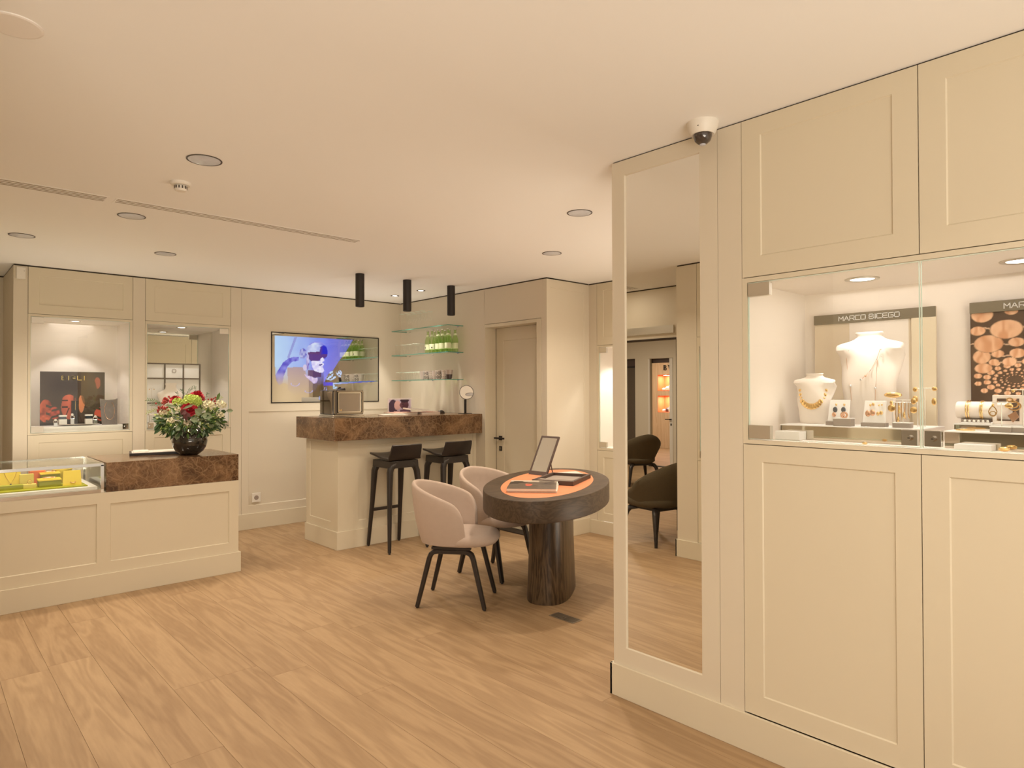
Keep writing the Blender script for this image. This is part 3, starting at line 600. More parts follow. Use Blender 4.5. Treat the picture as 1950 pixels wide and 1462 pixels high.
# ================================================================== BAR STOOLS
def make_stool(label):
    t = thing('bar_stool', label, 'bar stool', (0,0,0), 'black bar stools at the bar')
    prof = [(.215, .842), (.17, .843), (.10, .832), (.03, .818), (-.04, .808), (-.10, .806), (-.135, .814), (-.158, .835), (-.175, .87), (-.19, .915), (-.197, .945)]
    rings = []; th = .017; n = 13
    def sheet(sgn):
        rows = []
        for k, (y, z) in enumerate(prof):
            p = prof[max(k-1,0)]; q = prof[min(k+1,len(prof)-1)]; d = Vector((q[0]-p[0], q[1]-p[1])).normalized(); nn = Vector((-d.y, d.x))
            wd = .172 if k < 6 else .172-.004*(k-6)
            if k == 0: wd = .150
            if k == len(prof)-1: wd = .155
            row = []
            for i in range(n):
                u = -1+2*i/(n-1); cv = (u*u)*(.012 if k < 6 else .0); bk = (u*u)*(.022 if k > 6 else 0)
                row.append((u*wd, y+nn.x*th*sgn*.5+bk, z+nn.y*th*sgn*.5-cv*0+cv))
            rows.append(row)
        return rows
    A = sheet(1); C = sheet(-1); b = B()
    for k in range(len(prof)): rings.append(A[k]+C[k][::-1])
    b.loft(rings); obj('seat', b, M_BLEA, t, smooth=60, bevel=.005)
    b = B(); b.hull2([(-.150,-.13,.800),(.150,-.13,.800),(.150,.16,.800),(-.150,.16,.800)], [(-.152,-.135,.735),(.152,-.135,.735),(.152,.165,.735),(-.152,.165,.735)])
    obj('frame', b, M_BLK, t, bevel=.004)
    for sx in (-1, 1):
        for sy, fx, fy in ((-1, .200, -.200), (1, .165, .215)):
            tx, ty = sx*.138, sy*.118+.012
            P = [(tx*.55, ty, .765), (tx*.92, ty*1.02, .745), (tx*1.03, ty*1.10, .70), (tx+(sx*fx-tx)*.45, ty+(fy-ty)*.45, .42), (sx*fx, fy, .012)]
            b = B(); b.rtube(P, [.05, .058, .050, .034, .024], [.05, .052, .046, .036, .026], (0, 1, 0) if True else (1, 0, 0)); lg = obj('leg', b, M_BLK, t, smooth=50)
            obj('glide', B().lathe([(.010, 0), (.010, .0125)], (sx*fx, fy, 0), 10), M_BMET, lg)
    f1 = (-.150, .170, .335); f2 = (.150, .170, .335)
    obj('footrest', B().box(-.153, .153, .172, .196, .322, .350), M_BLK, t, bevel=.003)
    return t
st = make_stool('left black bar stool, the whole of it in view')
st.location = (3.293, 5.145, 0)
dup(st, (3.880, 5.145, 0), 0, 'right black bar stool, partly hidden behind the two upholstered chairs')

# ================================================================== TUB CHAIRS
def make_tub(label):
    t = thing('tub_chair', label, 'chair', (0,0,0), 'taupe tub chairs at the oval table')
    TH = .032; N_ = 49; S0 = 2.12
    rings = []
    for i in range(N_):
        s = -1+2*i/(N_-1); a = s*S0; q = abs(s)
        zt = .812-.165*q**1.7
        if q > .80: tt = (q-.80)/.20; zt -= .15*(1-sqrt(max(0, 1-tt*tt)))
        zb = .405+.012*q
        ring = []
        def pt(z, inn):
            f = (z-.40)/.41
            A = .228+.072*f**.8 ; Bb = .215+.062*max(f,0)**.7
            bel = .012*sin(pi*max(0,min(1,f)))
            x = -(A+bel-inn)*cos(a)*1.0-.01; y = (Bb+bel-inn)*sin(a)
            if cos(a) < 0: x = (A-inn)*(-cos(a))*.86-.01
            return (x, y, z)
        m = 7
        for k in range(m+1): ring.append(pt(zb+(zt-TH*.5-zb)*k/m, 0))
        ring.append(pt(zt-.003, TH*.18)); ring.append(pt(zt, TH*.5)); ring.append(pt(zt-.003, TH*.82))
        for k in range(m+1): ring.append(pt(zt-TH*.5-(zt-TH*.5-zb)*k/m, TH))
        rings.append(ring)
    b = B(); b.loft(rings, cap=True); obj('shell', b, M_FAB, t, smooth=60, bevel=0)
    b = B(); b.lathe([(.0, .398), (.80, .398), (.93, .405), (1.0, .428), (1.0, .450), (.95, .470), (.82, .480), (.5, .486), (0, .488)], (.035, 0, 0), 40, .255, .222, power=2.5, cap=False); obj('seat', b, M_FAB, t, smooth=60)
    for sy in (-1, 1): obj('spacer', B().box(-.13, .13, sy*.168-.02, sy*.168+.02, .384, .4), M_BLK, t)
    for sy in (-1, 1):
        for sx, nm in ((-1, 'rear'), (1, 'front')):
            fx = .225*sx; P = [(0, sy*.170, .370)]
            top = .135; P += [(sx*(top-.045), sy*.170, .370), (sx*(top-.02), sy*.171, .366), (sx*top, sy*.172, .352), (sx*(top+.012), sy*.173, .325)]
            P += [(sx*(top+.012)+(fx-sx*(top+.012))*.5, sy*.182, .165), (fx, sy*.192, .008)]
            b = B(); b.rtube(P, [.042, .042, .042, .042, .040, .037, .032], [.030, .030, .031, .031, .030, .028, .025], (0, 1, 0)); lg = obj('leg', b, M_BLK, t, smooth=50)
            obj('glide', B().lathe([(.009, 0), (.009, .009)], (fx, sy*.192, 0), 10), M_BMET, lg)
    for sx in (-.07, .07): obj('cross_rail', B().box(sx-.018, sx+.018, -.17, .17, .372, .386), M_BLK, t)
    return t
ch = make_tub('taupe velvet tub chair in front, nearest the camera, its whole side in view')
ch.location = (2.762, 3.559, 0); ch.rotation_euler = (0, 0, math.atan2(-.78, .63))
dup(ch, (3.40, 3.875, 0), math.atan2(-.99, .11), 'taupe velvet tub chair behind, tucked against the far side of the oval table')

# dark lounge chairs seen in the mirror
def make_lounge(label):
    t = thing('lounge_chair', label, 'chair', (0,0,0), 'olive lounge chairs seen in the mirror')
    rings = []
    N_ = 33
    for i in range(N_):                                   # faces +x
        s = -1+2*i/(N_-1); a = s*2.2; q = abs(s)
        zt = .78-.26*min(1, q*1.35)**1.6 if q < .74 else .52-.06*(q-.74)/.26
        if q > .88: zt -= .08*((q-.88)/.12)**2
        zb = .33; ring = []
        def pt(z, inn):
            f = max(0, (z-.33)/.45); A = .20+.17*f; Bb = .22+.13*min(1, f*1.8)
            x = -(A-inn)*cos(a); y = (Bb-inn)*sin(a)
            if cos(a) < 0: x = -(.30-inn)*cos(a)
            return (x, y, z)
        for k in range(6): ring.append(pt(zb+(zt-.02-zb)*k/5, 0))
        ring.append(pt(zt, .018))
        for k in range(6): ring.append(pt(zt-.02-(zt-.02-zb)*k/5, .036))
        rings.append(ring)
    b = B(); b.loft(rings); obj('shell', b, M_OLIVE, t, smooth=60)
    b = B(); b.lathe([(0, .33), (.85, .33), (1, .36), (1, .40), (.9, .425), (0, .435)], (.04, 0, 0), 32, .27, .25, power=2.6, cap=False); obj('seat', b, M_OLIVE, t, smooth=60)
    obj('frame', B().box(-.17, .20, -.16, .16, .30, .33), M_BLK, t, bevel=.006)
    for sx in (-1, 1):
        for sy in (-1, 1):
            P = [(sx*.10, sy*.12, .315), (sx*.165, sy*.18, .305), (sx*.19, sy*.205, .27), (sx*.225, sy*.235, .13), (sx*.255, sy*.262, 0)]
            obj('leg', B().rtube(P, [.05, .055, .05, .036, .024], [.04, .045, .042, .032, .022], (0, 1, 0)), M_BLK, t, smooth=50)
    return t
lg = make_lounge('dark olive lounge chair in the mirror, lower right and nearer, cut by the cabinet edge')
lg.location = (-.36, 3.70, 0); lg.rotation_euler = (0, 0, radians(100))
dup(lg, (-3.28, 6.08, 0), radians(118), 'dark olive lounge chair in the mirror, farther and showing its back')

# ================================================================== OVAL TABLE
t = thing('oval_table', 'dark oak oval table with orange inlaid top on one thick pedestal', 'table', (3.39, 3.30, 0))
RT = radians(34)
b = B(); b.lathe([(.985, .632), (.996, .636), (1, .645), (1, .757), (.996, .767), (.985, .770)], (3.39, 3.30, 0), 96, .852, .426, RT); obj('tabletop', b, M_DWOOD, t, smooth=30)
b = B(); b.lathe([(1, .7703), (.997, .7714)], (3.39, 3.295, 0), 96, .735, .306, RT); obj('leather_inlay', b, M_ORAN, t, smooth=30)
b = B(); b.lathe([(1.03, 0), (1.03, .012), (1.0, .10), (.95, .35), (.93, .632)], (3.39, 3.27, 0), 72, .335, .150, RT, power=2.7); obj('pedestal', b, M_PWOOD, t, smooth=40)

def quadslab(pts, z0, z1): return B().hull2([(p[0], p[1], z0) for p in pts], [(p[0], p[1], z1) for p in pts])
# magazines on the table
MG = [Vector((2.818, 3.121)), Vector((3.032, 2.886)), Vector((3.320, 3.140)), Vector((3.115, 3.395))]
def mag(pts, z0, z1, label, cover, group, cmat=None, name='magazine', cat='magazine'):
    c = sum(pts, Vector((0, 0)))/4
    t = thing(name, label, cat, (c.x, c.y, z0), group)
    obj('pages', quadslab([c+(p-c)*.99 for p in pts], z0+.0006, z1-.0008), M_PAPER, t)
    obj('back_cover', quadslab(pts, z0, z0+.0006), M_PAPER, t)
    if cover is None: obj('front_cover', quadslab(pts, z1-.0008, z1), cmat or M_DGREY, t)
    else:
        obj('front_cover', quadslab(pts, z1-.0008, z1-.0002), M_PAPER, t)
        raster('cover_print', (*pts[0], z1), (*(pts[1]-pts[0]), 0), (*(pts[3]-pts[0]), 0), 50, 50, cover, M_PRINT, t)
    return t
def cov1(u, v):
    c = lin(92, 80, 72)
    if v > .80: c = lin(205, 190, 172)
    e = (u-.42)**2/.006+(v-.47)**2/.02
    if e < 1: c = lin(215, 95, 78)
    if (u-.40)**2/.004+(v-.60)**2/.004 < 1: c = lin(140, 95, 70)
    if .55 < v < .9 and vn(u*9, v*7, 3) > .62: c = lin(40, 34, 32)
    return c
mag([p+Vector((.012, .004)) for p in MG], .7716, .7835, 'lower magazine of the stack on the orange table inlay', None, None, M_PAPER)
mag(MG, .7838, .7975, 'grey-covered magazine with red picture, on top of the table stack', lambda u, v: cov1(u, v), None)
# leather tray on the table
TP = [Vector((3.222, 3.300)), Vector((3.345, 3.022)), Vector((3.745, 3.215)), Vector((3.625, 3.490))]
t = thing('jewellery_tray', 'dark brown leather jewellery tray with ridged section on the table', 'tray', (3.48, 3.26, .772))
U = (TP[1]-TP[0]); V = (TP[3]-TP[0])
def q2(u0, u1, v0, v1): return [TP[0]+U*u0+V*v0, TP[0]+U*u1+V*v0, TP[0]+U*u1+V*v1, TP[0]+U*u0+V*v1]
obj('base', quadslab(q2(0, 1, 0, 1), .7718, .779), M_BROWNL, t)
b = B()
for a in ((0, .07, 0, 1), (.93, 1, 0, 1), (.07, .93, 0, .05), (.07, .93, .94, 1)): 
    p = q2(*a); b.hull2([(x.x, x.y, .779) for x in p], [(x.x, x.y, .801) for x in p])
obj('rim', b, M_BROWNL, t)
for v0 in (.05, .13, .21): obj('ridge', quadslab(q2(.07, .93, v0, v0+.055), .779, .797), M_TAU, t)
obj('lining', quadslab(q2(.07, .93, .285, .94), .779, .7812), M_TAU, t)
t = thing('card_folder', 'thin grey folder lying at the far end of the orange inlay', 'folder', (3.82, 3.48, .7718))
CP = [Vector((3.70, 3.44)), Vector((3.86, 3.35)), Vector((3.955, 3.545)), Vector((3.77, 3.60))]
obj('cover', quadslab(CP, .7718, .7745), M_DGREY, t); obj('sheet', quadslab([CP[0]*.9+CP[2]*.1, CP[1]*.97+CP[3]*.03, CP[2], CP[3]], .7747, .7760), M_WPL, t)
# standing mirror on the table
t = thing('table_mirror', 'tilted dark-framed rectangular mirror standing on the oval table', 'mirror', (3.6, 3.6, .772))
o3 = Vector((3.575, 3.70, .7722)); Uy = Vector((.010, -.185, 0)); Wz = Vector((.155, .008, .292)); nn = Uy.cross(Wz).normalized()
Mt = Matrix((( Uy.normalized().x, nn.x, Wz.normalized().x, o3.x), (Uy.normalized().y, nn.y, Wz.normalized().y, o3.y), (Uy.normalized().z, nn.z, Wz.normalized().z, o3.z), (0,0,0,1)))
LU, LW = Uy.length, Wz.length
sg = 1 if nn.x < 0 else -1
b = B(Mt); b.box(0, LU, min(0, -sg*.012), max(0, -sg*.012), .0, .032); b.box(0, LU, min(0, -sg*.012), max(0, -sg*.012), LW-.014, LW); b.box(0, .012, min(0, -sg*.012), max(0, -sg*.012), .032, LW-.014); b.box(LU-.014, LU, min(0, -sg*.012), max(0, -sg*.012), .032, LW-.014)
obj('frame', b, M_BROWNL, t)
b = B(Mt); b.box(.012, LU-.014, min(-sg*.003, -sg*.010), max(-sg*.003, -sg*.010), .032, LW-.014); obj('mirror_glass', b, M_MIR, t)
b = B(); p = o3+Uy*.5+Wz*.75; b.tube([tuple(p+Vector((.006, 0, 0))), (p.x+.06, p.y, .774)], .004, 6); obj('prop', b, M_BROWNL, t)

# ================================================================== TELEVISION
t = thing('television', 'wide mirror-faced television in black frame on the back wall', 'television', (3.49, 6.85, 1.3))
obj('frame', B(MB).frame(2.834, 4.143, 1.299, 2.061, .011, .0003, .006), M_BMET, t)
obj('back_panel', B(MB).box(2.845, 4.132, .0003, .0018, 1.31, 2.05), M_BMET, t)
SK = [(180,150),(1365,210),(1235,420),(1140,540),(1050,680),(960,760),(900,900),(760,960),(600,1010),(420,960),(330,900),(240,900),(185,760)]
HEL = (795, 405, 165, 160)
VIS = [(655,415),(700,405),(838,400),(842,325),(900,300),(940,330),(955,400),(948,480),(905,500),(850,540),(700,548),(668,500)]
FACE = [(705,548),(840,545),(850,505),(880,490),(905,520),(908,545),(872,562),(898,590),(893,612),(880,640),(895,668),(903,700),(880,728),(810,722),(750,700),(722,640)]
MOU = [(812,608),(868,592),(880,600),(840,622)]
COLL = [(605,748),(660,775),(715,790),(765,815),(800,800),(803,850),(785,890),(740,900),(690,850),(630,800)]
SEAT = [(190,770),(230,690),(300,570),(380,505),(450,485),(525,482),(520,545),(430,560),(360,640),(310,780),(290,900),(240,930),(205,860)]
BODY = [(360,650),(600,640),(640,780),(700,860),(800,930),(780,1010),(600,1080),(480,1090),(370,1000)]
POLE = [(462,172),(500,172),(385,510),(355,500)]
EAR = [(545,370),(590,345),(630,380),(640,460),(600,510),(545,500),(530,430)]
CONS = [(925,835),(935,790),(960,770),(990,760),(985,720),(1050,690),(1050,740),(1040,775),(1085,780),(1090,830),(1000,850)]
BUB = [(1085,705),(1120,690),(1165,688),(1185,730),(1165,790),(1150,815),(1120,790),(1095,750)]
STRAP = [(655,640),(670,645),(690,665),(705,672),(700,676),(670,668)]
def scr(u, v):
    x = 145+u*1640; yt = 110+u*85; yb = 1190-u*25; y = yb+(yt-yb)*v
    al = 0; c = (0, 0, 0)
    if inpoly(x, y, SK):
        c = mixc(lin(190, 220, 250), lin(115, 125, 240), (x-200)/800+.12*(vn(x/90, y/90)-.5)); al = .93
        if x > 700: c = mixc(c, lin(150, 140, 245), (y-200)/900)
        if y > 640 and x < 900: al = max(.0, .9-(y-640)/330)
        if x > 900: al *= max(.5, 1-(x-900)/900)
    if inpoly(x, y, POLE): c = lin(150, 160, 225); al = .9
    if inpoly(x, y, BODY): al = max(0, .5-(y-640)/900); c = lin(150, 130, 180)
    if inpoly(x, y, SEAT): c = mixc(lin(70, 65, 200), lin(150, 155, 245), vn(x/40, y/60)); al = max(.15, .9-max(0, y-700)/280)
    e = ((x-HEL[0])/HEL[2])**2+((y-HEL[1])/HEL[3])**2
    if e < 1 and y < 520: c = mixc(lin(222, 232, 250), lin(95, 100, 225), (abs(x-735)/190)**1.5+.3*vn(x/35, y/28)); al = .97
    if .86 < e < 1.05 and y < 300: c = lin(150, 150, 235); al = .95
    if inpoly(x, y, VIS): c = mixc(lin(104, 66, 120), lin(48, 50, 200), (x-830)/60 if y < 440 else .15); al = .96
    if inpoly(x, y, EAR): c = mixc(lin(70, 62, 190), lin(205, 210, 245), vn(x/26, y/34)); al = .95
    if (x-655)**2/500+(y-560)**2/16000 < 1: c = mixc(lin(90, 70, 190), lin(215, 210, 250), vn(x/18, y/40)); al = .9
    if inpoly(x, y, FACE): c = mixc(lin(245, 240, 255), lin(190, 180, 240), vn(x/30, y/30)*.7); al = 1
    if inpoly(x, y, MOU): c = lin(60, 40, 130); al = 1
    if (x-612)**2/900+(y-650)**2/2500 < 1: c = lin(215, 205, 245); al = .8
    if inpoly(x, y, COLL): c = mixc(lin(240, 222, 240), lin(190, 160, 220), vn(x/26, y/20)); al = .95
    if 660 < x < 860 and 690 < y < 800 and not inpoly(x, y, FACE) and not inpoly(x, y, COLL): c = lin(95, 62, 120); al = .75
    if inpoly(x, y, CONS) and (int(y/22)+int(x/26)) % 3: c = lin(205, 225, 255); al = .9
    if inpoly(x, y, BUB) and vn(x/14, y/14, 2) > .36: c = lin(210, 225, 255); al = .9
    yl = 905-(x-940)*.06
    if 940 < x < 1760 and abs(y-yl) < 16-(x-940)/90: c = mixc(lin(205, 225, 255), lin(45, 60, 235), (x-1000)/500); al = .9-.5*(x-940)/900
    if 890 < x < 1040 and abs(y-905) < 28: c = lin(95, 85, 235); al = max(al, .6)
    if 1040 < x < 1110 and 915 < y < 985 and vn(x/20, y/18) > .35: c = lin(195, 225, 255); al = .85
    for ex, ey, er in ((670, 1010, 55), (470, 900, 60)):
        d = sqrt((x-ex)**2+((y-ey)*1.6)**2)
        if er-9 < d < er+7 and y > ey-10: c = lin(190, 190, 250); al = .7
    if 900 < x < 945 and 950 < y < 1030 and vn(x/12, y/16) > .45: c = lin(175, 180, 250); al = .8
    if 815 < x < 850 and 1095 < y < 1150 and vn(x/12, y/16) > .4: c = lin(170, 190, 255); al = .9
    return (*c, al)
raster('screen', (2.845, 6.857, 1.31), (1.287, 0, 0), (0, 0, .74), 210, 120, scr, M_SCREEN, t)

# ================================================================== GLASS SHELVES AND WHAT STANDS ON THEM
for z, nm in ((2.136, 'topmost'), (1.847, 'middle'), (1.552, 'lowest')):
    t = thing('glass_shelf', f'{nm} of three green-edged glass shelves in the bar corner', 'shelf', (4.34, 6.17, z), 'glass shelves in the bar corner')
    obj('pane', B().box(4.240, 4.449, 5.622, 6.72, z-.007, z), M_GLS, t)
    b = B(); b.box(4.2365, 4.240, 5.619, 6.723, z-.008, z+.0005); b.box(4.240, 4.449, 5.6185, 5.622, z-.008, z+.0005); b.box(4.240, 4.449, 6.72, 6.7235, z-.008, z+.0005); obj('green_edge', b, M_GLE, t)
    for y in (5.70, 6.17, 6.64): obj('bracket', B().box(4.435, 4.4495, y-.012, y+.012, z-.012, z-.0072), M_CHR, t)
def bottle():
    t = thing('water_bottle', '', 'bottle', (0,0,0), 'green bottles on the middle glass shelf')
    b = B(); b.lathe([(.0, .001), (.031, .001), (.034, .006), (.034, .125), (.030, .150), (.018, .182), (.0135, .205), (.0125, .236), (.0145, .238), (.0145, .244), (.012, .246)], (0,0,0), 18, cap=False); obj('glass_body', b, M_GGRN, t, smooth=True)
    b = B(); b.lathe([(.0345, .038), (.0346, .098)], (0,0,0), 18, cap=False); lb = obj('label', b, mat('cream_label', (.74, .80, .52), .6) if 'cream_label' not in bpy.data.materials else bpy.data.materials['cream_label'], t, smooth=True)
    b = B(); b.box(-.0352, -.0347, -.008, .006, .052, .066); obj('emblem', b, M_LINE, lb)
    b = B(); b.lathe([(.0190, .182), (.0150, .203)], (0,0,0), 16, cap=False); obj('neck_label', b, bpy.data.materials['cream_label'], t, smooth=True)
    b = B(); b.lathe([(.0145, .240), (.0145, .250), (.012, .252), (0, .252)], (0,0,0), 14, cap=False); obj('cap', b, M_SILV, t)
    return t
bt = bottle(); spots = [(4.29, 6.055), (4.38, 6.045), (4.29, 5.975), (4.38, 5.965), (4.29, 5.865), (4.38, 5.855), (4.29, 5.785), (4.38, 5.775), (4.29, 5.685), (4.38, 5.675)]
names = ['first', 'second', 'third', 'fourth', 'fifth']
for i, (x, y) in enumerate(spots):
    l_ = f"green glass water bottle, {names[i//2]} from the left in the {('front', 'rear')[i%2]} row on the middle shelf"
    if i == 0: bt.location = (x, y, 1.8475); bt['label'] = l_
    else: dup(bt, (x, y, 1.8475), .4*i, l_)
def tumbler(h=.12, r=.032):
    t = thing('drinking_glass', '', 'glass', (0,0,0))
    b = B(); b.lathe([(0, .001), (r*.86, .001), (r*.9, .004), (r, h)], (0,0,0), 20, cap=False); obj('bowl', b, M_GTHIN, t, smooth=True)
    b = B(); b.lathe([(r*1.0, h-.0015), (r*.95, h)], (0,0,0), 20, cap=False); obj('rim', b, M_LEDGE, t); return t
tg = tumbler(); first = True
g1 = 'clear tumblers on the middle glass shelf'
k = 0
for y in (6.66, 6.54, 6.42, 6.30, 6.19):
    for x in (4.285, 4.385):
        l_ = f'tall clear tumbler on the middle glass shelf, {("front", "rear")[k%2]} row, {names[k//2]} from the left'
        if k == 0: tg.location = (x, y, 1.8475); tg['label'] = l_; tg['group'] = g1
        else: dup(tg, (x, y, 1.8475), 0, l_, g1)
        k += 1
tl = tumbler(.092, .036); k = 0; g2 = 'clear low glasses on the lowest glass shelf'
for y in (6.64, 6.54, 6.44, 6.34, 6.245):
    for x in (4.285, 4.385):
        l_ = f'low clear glass on the lowest glass shelf, {("front", "rear")[k%2]} row, {names[k//2]} from the left'
        if k == 0: tl.location = (x, y, 1.5525); tl['label'] = l_; tl['group'] = g2
        else: dup(tl, (x, y, 1.5525), 0, l_, g2)
        k += 1
def wine():
    t = thing('wine_glass', '', 'glass', (0,0,0))
    b = B(); b.lathe([(0, .0), (.030, .001), (.004, .008), (.0035, .085), (.012, .095), (.030, .120), (.034, .150), (.028, .195)], (0,0,0), 20, cap=False); obj('bowl', b, M_GTHIN, t, smooth=True)
    b = B(); b.lathe([(.0285, .194), (.0270, .1965)], (0,0,0), 20, cap=False); obj('rim', b, M_LEDGE, t); return t
wg = wine(); k = 0; g3 = 'wine glasses on the top glass shelf'
for y in (6.58, 6.47, 6.36, 6.25, 6.15):
    for x in (4.285, 4.385):
        l_ = f'clear stemmed wine glass on the topmost glass shelf, {("front", "rear")[k%2]} row, {names[k//2]} from the left'
        if k == 0: wg.location = (x, y, 2.1365); wg['label'] = l_; wg['group'] = g3
        else: dup(wg, (x, y, 2.1365), 0, l_, g3)
        k += 1
# patterned cups on the lowest shelf
def cup(y, x, h, r0, r1, fn, l_):
    t = thing('patterned_cup', l_, 'cup', (x, y, 1.5525), 'patterned cups on the lowest glass shelf')
    n, m = 40, 20; vs = []; cols = []; c = (x, y, 1.5527)
    for j in range(m+1):
        for i in range(n):
            a = 2*pi*i/n; v = j/m; r = r0+(r1-r0)*v**.7; vs.append((c[0]+r*cos(a), c[1]+r*sin(a), c[2]+h*v)); cols += [*fn(i/n, v), 1]
    fs = [(j*n+i, j*n+(i+1)%n, (j+1)*n+(i+1)%n, (j+1)*n+i) for j in range(m) for i in range(n)]
    me = bpy.data.meshes.new('body'); me.from_pydata(vs, [], fs); me.materials.append(M_PRINT); at = me.color_attributes.new('Col', 'FLOAT_COLOR', 'POINT'); at.data.foreach_set('color', cols)
    me.polygons.foreach_set('use_smooth', [True]*len(fs)); o = bpy.data.objects.new('body', me); COL.objects.link(o); o.parent = t; o.matrix_parent_inverse = Matrix.Translation(-t.location)
    b = B(); b.lathe([(r1, h), (r1*.93, h), (r0*.9, .006), (0, .006)], c, 24, cap=False); obj('inside', b, M_WPL, t, smooth=True)
W_, K_, T_ = (.72, .66, .58), (.05, .03, .025), (.30, .22, .17)
def p_plain(u, v): return (.62, .55, .48)
def p_ring(u, v):
    for cv in (.25, .70):
        d = sqrt(((u*6+(.5 if cv > .5 else 0)) % 1-.5)**2+((v-cv)*2.1)**2)
        if d < .14 or .27 < d < .42: return K_
    return W_
def p_dot(u, v): return T_ if ((u*16) % 1-.5)**2+((v*5.2) % 1-.5)**2 < .10 else W_
def p_net(u, v): return K_ if v < .52 else (T_ if (u*22) % 1 < .35 or (v*10) % 1 < .35 else W_)
cps = [(6.165, 4.30, p_plain, 'plain grey-beige cup at the left end of the cups on the lowest shelf'), (6.075, 4.285, p_ring, 'white cup with dark ring pattern, left of the two ringed cups'),
       (6.00, 4.30, p_dot, 'dotted beige cup between the two ringed cups, left one'), (5.925, 4.30, p_plain, 'plain pale cup between the dotted cup and the right ringed cup'),
       (5.845, 4.285, p_ring, 'white cup with dark ring pattern, right of the two ringed cups'), (5.765, 4.36, p_net, 'dark cup standing behind, right of the ringed cup'),
       (5.735, 4.285, p_dot, 'beige dotted cup right of the ringed cups on the lowest shelf'), (5.655, 4.285, p_net, 'cup with dark base and netted top at the right end of the lowest shelf')]
for y, x, f_, l_ in cps: cup(y, x, .098, .026, .039, f_, l_)

# ================================================================== ON THE BAR
t = thing('counter_box', 'glossy black box cabinet with chrome-framed rounded door on the bar', 'box cabinet', (2.93, 5.5, 1.184))
bx0, bx1, by0, by1 = 2.800, 3.105, 5.400, 5.665; zb = 1.1845
obj('case', B().box(bx0, bx1, by0+.012, by1, zb+.028, zb+.248), mat('gloss_black', (.03, .022, .018), .06, coat=1), t, bevel=.003)
obj('side_panel', B().box(bx0-.003, bx0, by0+.02, by1-.01, zb+.036, zb+.24), M_MIR and mat('dark_mirror_panel', (.28, .22, .16), .04, 1), t)
for q_ in (0, .013): obj('plinth', B().box(bx0-.006-q_*.3, bx1+.006+q_*.3, by0-.004, by1+.006, zb+.0145-q_, zb+.0265-q_*1.1), M_CHR, t, bevel=.003)
def rrect(u0, u1, w0, w1, r, n=5):
    P = []
    for cx, cy, a0 in ((u1-r, w1-r, 0), (u0+r, w1-r, 90), (u0+r, w0+r, 180), (u1-r, w0+r, 270)):
        for k in range(n+1): a = radians(a0+90*k/n); P.append((cx+r*cos(a), cy+r*sin(a)))
    return P
def rframe(u0, u1, w0, w1, r, wd, n0, n1):
    A = rrect(u0, u1, w0, w1, r); C = rrect(u0+wd, u1-wd, w0+wd, w1-wd, max(.002, r-wd*.6)); n = len(A); b = B()
    vs = [(p[0], n0, p[1]) for p in A]+[(p[0], n1, p[1]) for p in A]+[(p[0], n1, p[1]) for p in C]+[(p[0], n0, p[1]) for p in C]; fs = []
    for L_ in range(4):
        for i in range(n): fs.append((L_*n+i, L_*n+(i+1)%n, ((L_+1)%4)*n+(i+1)%n, ((L_+1)%4)*n+i))
    b._add(vs, fs); return b
M_DCH = mat('dark_chrome', (.36, .32, .27), .16, 1)
obj('door_surround', rframe(bx0+.004, bx1-.004, zb+.032, zb+.246, .018, .014, by0, by0+.012), M_DCH, t)
dr = obj('door', rframe(bx0+.040, bx1-.030, zb+.046, zb+.232, .014, .012, by0-.006, by0+.004), M_CHR, t)
P = rrect(bx0+.052, bx1-.042, zb+.058, zb+.220, .008)
b = B(); b.hull2([(p[0], by0-.001, p[1]) for p in P], [(p[0], by0+.003, p[1]) for p in P]); obj('door_panel', b, mat('satin_screen_glass', (.36, .31, .26), .18, .6), dr)
b = B(); b.box(bx0+.018, bx0+.034, by0-.002, by0+.011, zb+.034, zb+.244); obj('hinge_strip', b, M_LINE, t)
b = B(); b.box(bx0+.055, bx0+.066, by0-.004, by0-.001, zb+.066, zb+.072); b.box(bx0+.072, bx0+.078, by0-.004, by0-.001, zb+.064, zb+.076); obj('brass_marks', b, M_GOLD, dr)
b = B(); b.hull2([(2.93, 5.55, zb+.2485), (3.0, 5.55, zb+.2485), (3.0, 5.62, zb+.2485), (2.93, 5.62, zb+.2485)], [(2.955, 5.56, zb+.263), (2.998, 5.555, zb+.272), (2.998, 5.61, zb+.272), (2.955, 5.61, zb+.263)])
tag(obj('black_wedge', b, M_BLK, bevel=.003), 'small black wedge lying on top of the glossy box on the bar', 'object')

t = thing('couple_card', 'white-edged card with couple photograph standing on the bar', 'photo card', (3.79, 5.86, 1.184))
obj('card', B().box(3.640, 3.934, 5.852, 5.856, 1.1845, 1.350), M_WPL, t)
def couple(u, v):
    if u < .06 or u > .94 or v > .93: return (.82, .79, .78)
    c = mixc(lin(225, 215, 235), lin(190, 175, 205), vn(u*3, v*3))
    if (u-.22)**2/.035+(v-.45)**2/.22 < 1: c = lin(78, 62, 88)
    if (u-.40)**2/.018+(v-.55)**2/.09 < 1: c = lin(226, 190, 192)
    if (u-.70)**2/.028+(v-.58)**2/.11 < 1: c = lin(96, 62, 78)
    if (u-.70)**2/.036+(v-.86)**2/.02 < 1: c = lin(60, 44, 62)
    if (u-.56)**2/.004+(v-.56)**2/.02 < 1: c = lin(120, 82, 96)
    if v < .26 and u > .5: c = lin(118, 90, 112)
    if v < .2 and .25 < u < .5: c = lin(215, 178, 184)
    if (u-.62)**2/.002+(v-.62)**2/.0008 < 1: c = lin(52, 34, 46)
    return c
raster('photo_print', (3.640, 5.8515, 1.1847), (.294, 0, 0), (0, 0, .165), 50, 32, couple, M_PRINT, t)
